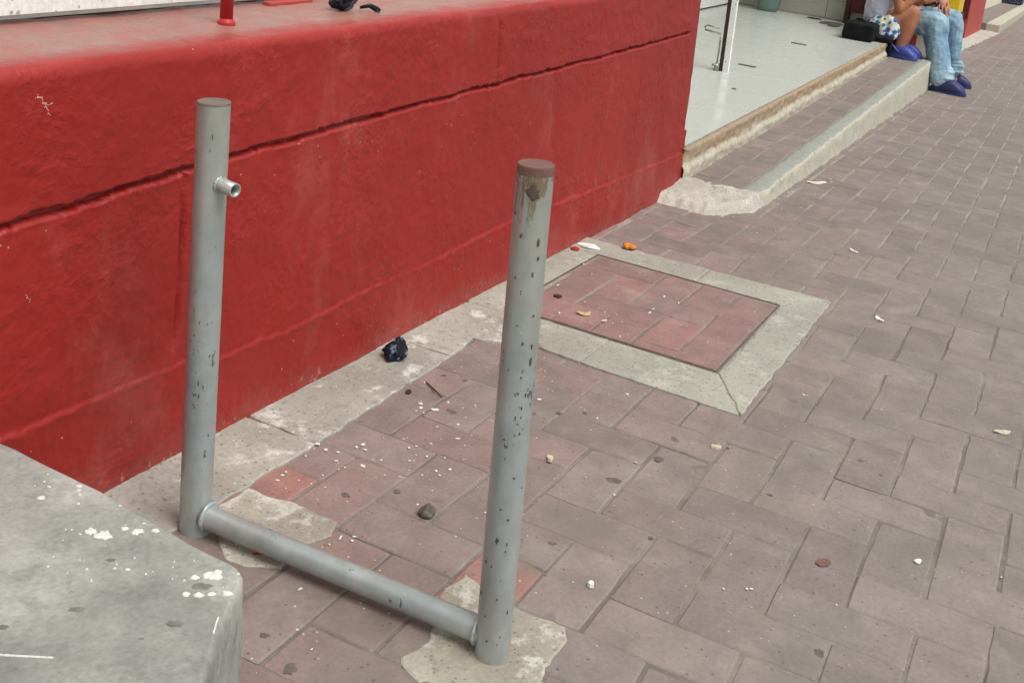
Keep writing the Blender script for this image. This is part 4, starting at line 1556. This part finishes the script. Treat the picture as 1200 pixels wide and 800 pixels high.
def hand(bm, wrist, dirv, palmside, size, curl=0.5):
    """palm, four unequal fingers and a side thumb"""
    w, d = Vector(wrist), Vector(dirv).normalized()
    s = Vector(palmside).normalized()
    s = (s - d * s.dot(d)).normalized()
    nrm = d.cross(s)
    L = size
    for k in range(-1, 2):
        add_tube(bm, [w + s * k * L * .12, w + d * L * .48 + s * k * L * .17], [L * .13, L * .12], 10)
        add_ball(bm, w + d * L * .48 + s * k * L * .17, L * .12)
    add_ball(bm, w, L * .16)
    for k, (ln, of) in enumerate(((.36, -.255), (.44, -.085), (.47, .085), (.42, .255))):
        p = w + d * L * .5 + s * of * L
        cur = d.copy()
        r = L * .055
        for q in range(3):
            nx = (cur + nrm * curl * 0.55).normalized()
            e = p + nx * L * ln * (0.45, 0.32, 0.26)[q]
            add_tube(bm, [p, e], [r, r * .92], 8)
            add_ball(bm, e, r * .95, 1, 1, 1, 1)
            p, cur, r = e, nx, r * .92
    p = w + d * L * .14 + s * L * .20
    q = p + (d * .6 + s * .6 + nrm * .3).normalized() * L * .26
    e = q + (d * .9 + nrm * .35).normalized() * L * .22
    add_tube(bm, [p, q], [L * .075, L * .068], 8)
    add_tube(bm, [q, e], [L * .066, L * .055], 8)
    for v, r in ((p, .08), (q, .068), (e, .055)):
        add_ball(bm, v, L * r, 1, 1, 1, 1)


# man in jeans
man = empty('person', (8.95, 1.2, fl(8.9)))
tag(man, 'seated person in pale blue jeans and navy clogs leaning on the knees', 'person')
hipN, hipF = Vector((8.80, 1.27, .415)), Vector((8.99, 1.27, .415))
knN, knF = Vector((8.63, .893, .452)), Vector((9.00, .835, .472))
anN, anF = Vector((8.60, .792, .065)), Vector((9.10, .785, .075))
chest = Vector((8.87, 1.21, .86))
bm = bmesh.new()
capsules(bm, [(hipN, .080), (knN, .052), (anN, .036)])
capsules(bm, [(hipF, .080), (knF, .052), (anF, .036)])
capsules(bm, [(Vector((8.88, 1.28, .42)), .12), (Vector((8.88, 1.25, .62)), .11), (chest, .125), (Vector((8.87, 1.15, .98)), .075), (Vector((8.87, 1.11, 1.06)), .055)])
head(bm, (8.87, 1.08, 1.15), (-.1, -1, -.25), .098)
for s, el, wr, sh in ((-1, (8.72, 1.02, .665), (8.86, .885, .570), (8.71, 1.18, .93)), (1, (9.01, 1.0, .69), (8.90, .93, .63), (9.03, 1.18, .93))):
    capsules(bm, [(chest + Vector((0, 0, .06)), .08), (Vector(sh), .058), (Vector(el), .042), (Vector(wr), .027)])
    if s == -1:
        hand(bm, wr, (0.02, -.30, -.95), (1, 0.1, .1), .135, .06)
    else:
        hand(bm, wr, (-.75, -.45, -.5), (-.4, .8, .2), .16, .5)
for an, d in ((anN, Vector((.10, -.95, 0))), (anF, Vector((.3, -.9, 0)))):
    capsules(bm, [(an, .036), (an + Vector((0, 0, -.025)) + d * .05, .03)])
o = mesh_bm('body', bm, M['skin_m'], man)
organic(o, 0.0055, 2)
bm = bmesh.new()
capsules(bm, [(hipN + Vector((0, 0, .005)), .098), (hipN.lerp(knN, .5), .097), (knN + Vector((0, .0, 0)), .087), (knN.lerp(anN, .3) + Vector((0, .01, 0)), .080), (knN.lerp(anN, .6), .078), (anN + Vector((0, .005, .035)), .080)])
capsules(bm, [(hipF + Vector((0, 0, .005)), .098), (hipF.lerp(knF, .5), .096), (knF, .084), (knF.lerp(anF, .45), .078), (anF + Vector((0, .0, .045)), .072)])
capsules(bm, [(hipN, .105), (hipF, .105)])
for k, (a, b) in enumerate(((anN, knN), (anF, knF))):           # bunched cloth above the shoe and behind the knee
    for q in range(4):
        p = a.lerp(b, .07 + .055 * q)
        add_ball(bm, p + Vector((.02 * nz(q, k), -.012 + .02 * nz(q * 2.3, k), .01)), .085 - .002 * q, 1.0, 1.05, .24, 2)
    add_ball(bm, b + Vector((0, .06, -.07)), .05, 1.2, 1, .6, 2)
o = mesh_bm('jeans', bm, M['jeans'], man)
organic(o, 0.007, 2, 0.016, 0.07)
bm = bmesh.new()
capsules(bm, [(Vector((8.88, 1.28, .47)), .15), (Vector((8.88, 1.24, .64)), .145), (chest, .15), (Vector((8.87, 1.165, .96)), .09)])
for sh, el in (((8.71, 1.18, .93), (8.715, 1.08, .77)), ((9.03, 1.18, .93), (9.02, 1.07, .79))):
    capsules(bm, [(chest + Vector((0, 0, .06)), .10), (Vector(sh), .078), (Vector(el), .066)])
capsules(bm, [(Vector((8.70, 1.10, .59)), .055), (Vector((8.80, 1.16, .60)), .07)])
o = mesh_bm('shirt', bm, M['shirt_w'], man)
organic(o, 0.010, 3, 0.018, 0.06)
bm = bmesh.new()
add_ball(bm, (8.87, 1.10, 1.185), .106, .95, .95, .92, 3)
o = mesh_bm('hair', bm, M['hair'], man, True)
clog('clog', (8.605, .858, 0.001), (8.56, .612, 0.001), .112, .098, M['clog_navy'], man)
clog('clog', (9.13, .850, 0.001), (9.155, .625, 0.001), .112, .092, M['clog_navy'], man)
wr = Vector((8.86, .885, .570))
bm = bmesh.new()
el = Vector((8.72, 1.02, .665))
dd = (wr - el).normalized()
c = wr - dd * .012
u = dd.cross(Vector((1, 0, 0))).normalized(); v_ = dd.cross(u)
add_tube(bm, [c + (u * math.cos(a) + v_ * math.sin(a)) * .031 for a in [k * 2 * math.pi / 20 for k in range(21)]], .0055, 8, False)
mesh_bm('bracelet', bm, M['band_red'], man, True)
bm = bmesh.new()
for c, r, s in (((8.66, .99, .60), .05, (1.0, 1.1, .9)), ((8.68, .94, .60), .045, (1.1, .9, .9)), ((8.68, 1.0, .65), .05, (1, 1, .9))):
    add_ball(bm, c, r, *s, 3)
o = mesh_bm('patterned_pouch', bm, M['pouch'])
organic(o, .007, 3, .012, .03)
tag(o, 'dark patterned pouch held on the lap of the person in jeans', 'pouch')

# child
ch = empty('person', (8.45, 1.2, fl(8.45)))
tag(ch, 'seated child in lavender white top, floral skirt and blue clogs', 'person')
hN, hF = Vector((8.42, 1.21, .395)), Vector((8.56, 1.22, .395))
kN, kF = Vector((8.45, 1.035, .515)), Vector((8.555, 1.035, .505))
aN, aF = Vector((8.44, 1.088, .245)), Vector((8.575, 1.075, .25))
cst = Vector((8.48, 1.225, .70))
bm = bmesh.new()
capsules(bm, [(hN, .058), (kN, .050), (kN.lerp(aN, .35), .052), (aN, .030)])
capsules(bm, [(hF, .058), (kF, .043), (kF.lerp(aF, .35), .043), (aF, .026)])
capsules(bm, [(Vector((8.49, 1.25, .40)), .085), (Vector((8.49, 1.25, .55)), .08), (cst, .085), (Vector((8.48, 1.19, .79)), .045), (Vector((8.48, 1.17, .83)), .04)])
head(bm, (8.48, 1.14, .91), (0, -1, -.3), .082)
for sh, elb, wr in (((8.37, 1.20, .75), (8.40, 1.120, .520), (8.46, .99, .665)), ((8.60, 1.20, .75), (8.63, 1.10, .53), (8.56, .99, .60))):
    capsules(bm, [(cst + Vector((0, 0, .04)), .06), (Vector(sh), .038), (Vector(elb), .030), (Vector(wr), .020)])
    hand(bm, wr, (0.2, -.8, .45), (0, .3, 1), .115, .4)
for an in (aN, aF):
    capsules(bm, [(an, .028), (an + Vector((0.005, -.07, -.022)), .022)])
o = mesh_bm('body', bm, M['skin_c'], ch)
organic(o, 0.0055, 2)
bm = bmesh.new()
capsules(bm, [(Vector((8.43, 1.24, .385)), .080), (Vector((8.53, 1.24, .385)), .080)])
capsules(bm, [(Vector((8.42, 1.22, .385)), .078), (Vector((8.435, 1.155, .405)), .066)])
capsules(bm, [(Vector((8.56, 1.22, .385)), .078), (Vector((8.58, 1.14, .42)), .066)])
add_ball(bm, (8.42, 1.285, .355), .06, 1, .8, .6, 2)
capsules(bm, [(Vector((8.40, 1.20, .345)), .055), (Vector((8.40, 1.145, .345)), .045)])
capsules(bm, [(Vector((8.41, 1.16, .42)), .06), (Vector((8.41, 1.13, .35)), .045)])
o = mesh_bm('skirt', bm, M['floral'], ch)
organic(o, .008, 2, .016, .035)
bm = bmesh.new()
capsules(bm, [(Vector((8.48, 1.275, .43)), .082), (Vector((8.48, 1.262, .55)), .098), (cst, .102), (Vector((8.48, 1.20, .78)), .06)])
for sh, el_ in (((8.37, 1.20, .75), (8.385, 1.17, .66)), ((8.60, 1.20, .75), (8.61, 1.165, .66))):
    capsules(bm, [(cst + Vector((0, 0, .04)), .07), (Vector(sh), .056), (Vector(el_), .052)])
o = mesh_bm('top', bm, M['shirt_l'], ch)
organic(o, .008, 2, .018, .05)
bm = bmesh.new()
add_ball(bm, (8.48, 1.155, .935), .089, .95, .95, .95, 3)
add_ball(bm, (8.48, 1.235, .88), .06, .9, .7, 1.3, 3)
mesh_bm('hair', bm, M['hair'], ch, True)
clog('clog', (8.43, 1.150, kt(8.43) + .002), (8.39, .945, kt(8.41) + .002), .092, .082, M['clog_blue'], ch, True)
clog('clog', (8.58, 1.125, kt(8.6) + .002), (8.60, .94, kt(8.6) + .002), .092, .082, M['clog_blue'], ch, True)

# ------------------------------------------------------------------ beyond the people
rb = wall_thing('red_step_block', 'low red painted block behind the feet of the seated pair', 'block', [(8.88, 9.9, 1.035, 1.20, 0.0, .335)], M['red_dull'])
wb = wall_thing('white_step_block', 'low chipped white block beside the red block', 'block', [(8.90, 9.85, .945, 1.032, 0.0, .35)], M['cream'])
wall_thing('red_shop_pier', 'distant red painted wall end beyond the seated pair', 'wall', [(14.4, 16.6, 1.165, 1.5, -.02, 2.6)], M['red_dull'])
bm = bmesh.new(); add_box(bm, 14.36, 14.385, 1.17, 1.235, .22, 2.6)
tag(mesh_bm('maroon_door_edge', bm, M['maroon']), 'dark maroon door edge beside the distant red wall', 'door')
ds = empty('display_stand', (12.2, 1.2, 0))
tag(ds, 'maroon and cream stand carrying the yellow crate past the seated pair', 'stand')
bm = bmesh.new(); add_box(bm, 11.95, 12.5, 1.055, 1.5, 0.0, .25); mesh_bm('base', bm, M['cream'], ds)
bm = bmesh.new(); add_box(bm, 11.955, 12.5, 1.058, 1.5, .252, .385); mesh_bm('top', bm, M['maroon'], ds)
yc = empty('yellow_crate', (12.2, 1.2, .387))
tag(yc, 'yellow plastic crate standing behind the knees of the person in jeans', 'crate')
bm = bmesh.new(); add_box(bm, 11.98, 12.4, 1.065, 1.45, .387, .70, 0, .01); mesh_bm('crate_body', bm, M['yellow'], yc)
bm = bmesh.new(); add_box(bm, 11.97, 12.415, 1.055, 1.465, .702, .735, 0, .008); mesh_bm('rim', bm, M['yellow'], yc)
fs_ = empty('far_shop_step', (20, 1.2, 0))
tag(fs_, 'far pale concrete step with pink brick tread at the end of the pavement', 'step')
bm = bmesh.new(); add_box(bm, 16.7, 30, .95, 1.12, -.02, .10, .004, .01); mesh_bm('kerb', bm, M['kerb'], fs_)
bm = bmesh.new(); add_box(bm, 16.7, 30, 1.123, 1.45, -.02, .095, .004); mesh_bm('tread', bm, M['brick'], fs_)
wall_thing('cream_far_wall', 'cream painted low wall along the far step', 'wall', [(16.72, 28, 1.455, 1.62, 0, 1.1)], M['cream'])
bb = empty('blue_crate', (27, 1.25, .2))
tag(bb, 'small blue and dark crate at the far end of the pavement', 'crate')
bm = bmesh.new(); add_box(bm, 24.6, 25.2, 1.10, 1.44, .135, .40, 0, .02); mesh_bm('crate_body', bm, M['rag'], bb)
bm = bmesh.new(); add_box(bm, 24.58, 25.22, 1.08, 1.46, .402, .45, 0, .01); mesh_bm('rim', bm, M['clog_blue'], bb)

# ------------------------------------------------------------------ litter
def flake(name, x, y, z, rx, ry, h, rot, mat, label, cat, seed, lift=0.25, group=None):
    bm = bmesh.new()
    n = 12
    top, bot = [], []
    for k in range(n):
        a = k * 2 * math.pi / n
        f = 1 + 0.5 * nz(math.cos(a) * 1.4 + seed, math.sin(a) * 1.4, seed)
        px, py = rx * f * math.cos(a), ry * f * math.sin(a)
        zz = lift * rx * abs(math.cos(a)) ** 2 * (0.6 + nz(seed, k))
        X, Y = px * math.cos(rot) - py * math.sin(rot), px * math.sin(rot) + py * math.cos(rot)
        bot.append(bm.verts.new((X, Y, max(0, zz))))
        top.append(bm.verts.new((X * .92, Y * .92, max(0, zz) + h)))
    for k in range(n):
        j = (k + 1) % n
        bm.faces.new((bot[k], bot[j], top[j], top[k]))
    ct = bm.verts.new((0, 0, h * 1.1)); cbm = bm.verts.new((0, 0, 0))
    for k in range(n):
        j = (k + 1) % n
        bm.faces.new((top[k], top[j], ct)); bm.faces.new((bot[j], bot[k], cbm))
    o = mesh_bm(name, bm, mat, None, False)
    o.location = (x, y, z)
    return tag(o, label, cat, group)


flake('paper_scrap', 3.03, 1.105, .0065, .018, .030, .004, .2, M['paper'], 'folded white paper scrap at the wall by the manhole frame', 'paper scrap', 1.0, .3)
flake('red_scrap', 2.975, 1.125, .0065, .012, .012, .004, .2, M['red_paint'], 'small red scrap beside the white paper at the wall foot', 'scrap', 7.0, .3)
bm = bmesh.new()
for k in range(5):
    add_ball(bm, (3.112 + .012 * math.cos(k * 1.3), 1.015 + .013 * math.sin(k * 1.3), .014 + .003 * (k % 2)), .0085, 1.1, 1.2, .75, 2)
o = mesh_bm('orange_peel', bm, M['peel']); organic(o, .003, 2, .006, .01)
tag(o, 'curled orange peel beside the manhole frame', 'orange peel')
flake('dry_leaf', 2.5156, .9036, .0085, .020, .009, .0015, -.9, M['leaf'], 'curled yellow dry leaf on the manhole cover', 'leaf', 3.0, .5)
flake('dark_pebble', 2.5787, 1.0001, .0085, 0.012, .009, .002, .4, M['brown'], 'flat dark brown bit on the manhole cover near the worn post', 'bit', 4.0, .1)
bm = bmesh.new()
add_ball(bm, (0, 0, .006), .0125, 1.05, 1.0, .85, 3)
for v in bm.verts:
    v.co += v.co.normalized() * .0035 * nz(v.co.x * 120, v.co.y * 120, v.co.z * 120)
    v.co.z = max(v.co.z, -.001)
o = mesh_bm('grey_stone', bm, M['stone'], None, False); o.location = (1.5214, .7477, .0005)
tag(o, 'rounded grey stone on the bricks between the two posts', 'stone')
flake('concrete_crumb', 2.074, .4531, .001, .0105, .0055, .004, -1.0, M['crumb'], 'cream crumb on the bricks below the manhole frame corner', 'crumb', 8.0, .1)
flake('white_crumb', 1.5111, .4703, .001, .0052, .0048, .006, .2, M['paper'], 'white crumb on the bricks right of the worn post foot', 'crumb', 9.0, .05)
flake('white_scrap', 3.1106, .3217, .001, .016, .007, .003, .6, M['paper'], 'white scrap on the bricks right of the manhole frame', 'scrap', 10.0, .3)
flake('cream_crumb', 1.8172, .6741, .001, .0085, .006, .005, .5, M['crumb'], 'cream crumb close beside the worn post shaft', 'crumb', 11.0, .1)
flake('paper_fleck', 1.915, .0715, .001, .009, .005, .002, -.4, M['paper'], 'white fleck stuck in a brick joint at the picture edge', 'fleck', 12.0, .1)
flake('pale_sliver', 3.7305, .4984, .001, .022, .006, .003, .9, M['paper'], 'pale sliver on the bricks beyond the manhole frame', 'sliver', 13.0, .2)
flake('red_chip', 1.2782, .8775, .002, .009, .003, .002, -.6, M['red_paint'], 'red paint chip between the concrete block and the crossbar', 'paint chip', 14.0, .1)
flake('cream_flake', 2.5821, -.0125, .001, .018, .009, .002, -.9, M['crumb'], 'cream flake on shaded bricks near the right border', 'flake', 15.0, .2)
flake('rust_leaf', 1.806, .2, .001, .0135, .0095, .001, -.5, M['rust'], 'flat rust brown leaf pressed on the bare bricks', 'leaf', 17.0, .05)
flake('kerb_shaving', 4.62, .80, .001, .045, .012, .004, -.7, M['cream'], 'pale wood shaving lying before the kerb of the step', 'shaving', 18.0, .2)
bm = bmesh.new()
add_tube(bm, [(1.935, .992, .003), (1.915, .963, .004), (1.899, .936, .0032)], [.0013, .0016, .001], 6)
tag(mesh_bm('twig', bm, M['brown'], None, True), 'thin dark twig lying on the bricks near the rag', 'twig')
flake('dark_husk', 1.875, .995, .001, .009, .006, .002, .4, M['brown'], 'dark brown husk at one end of the twig', 'husk', 19.0, .2)
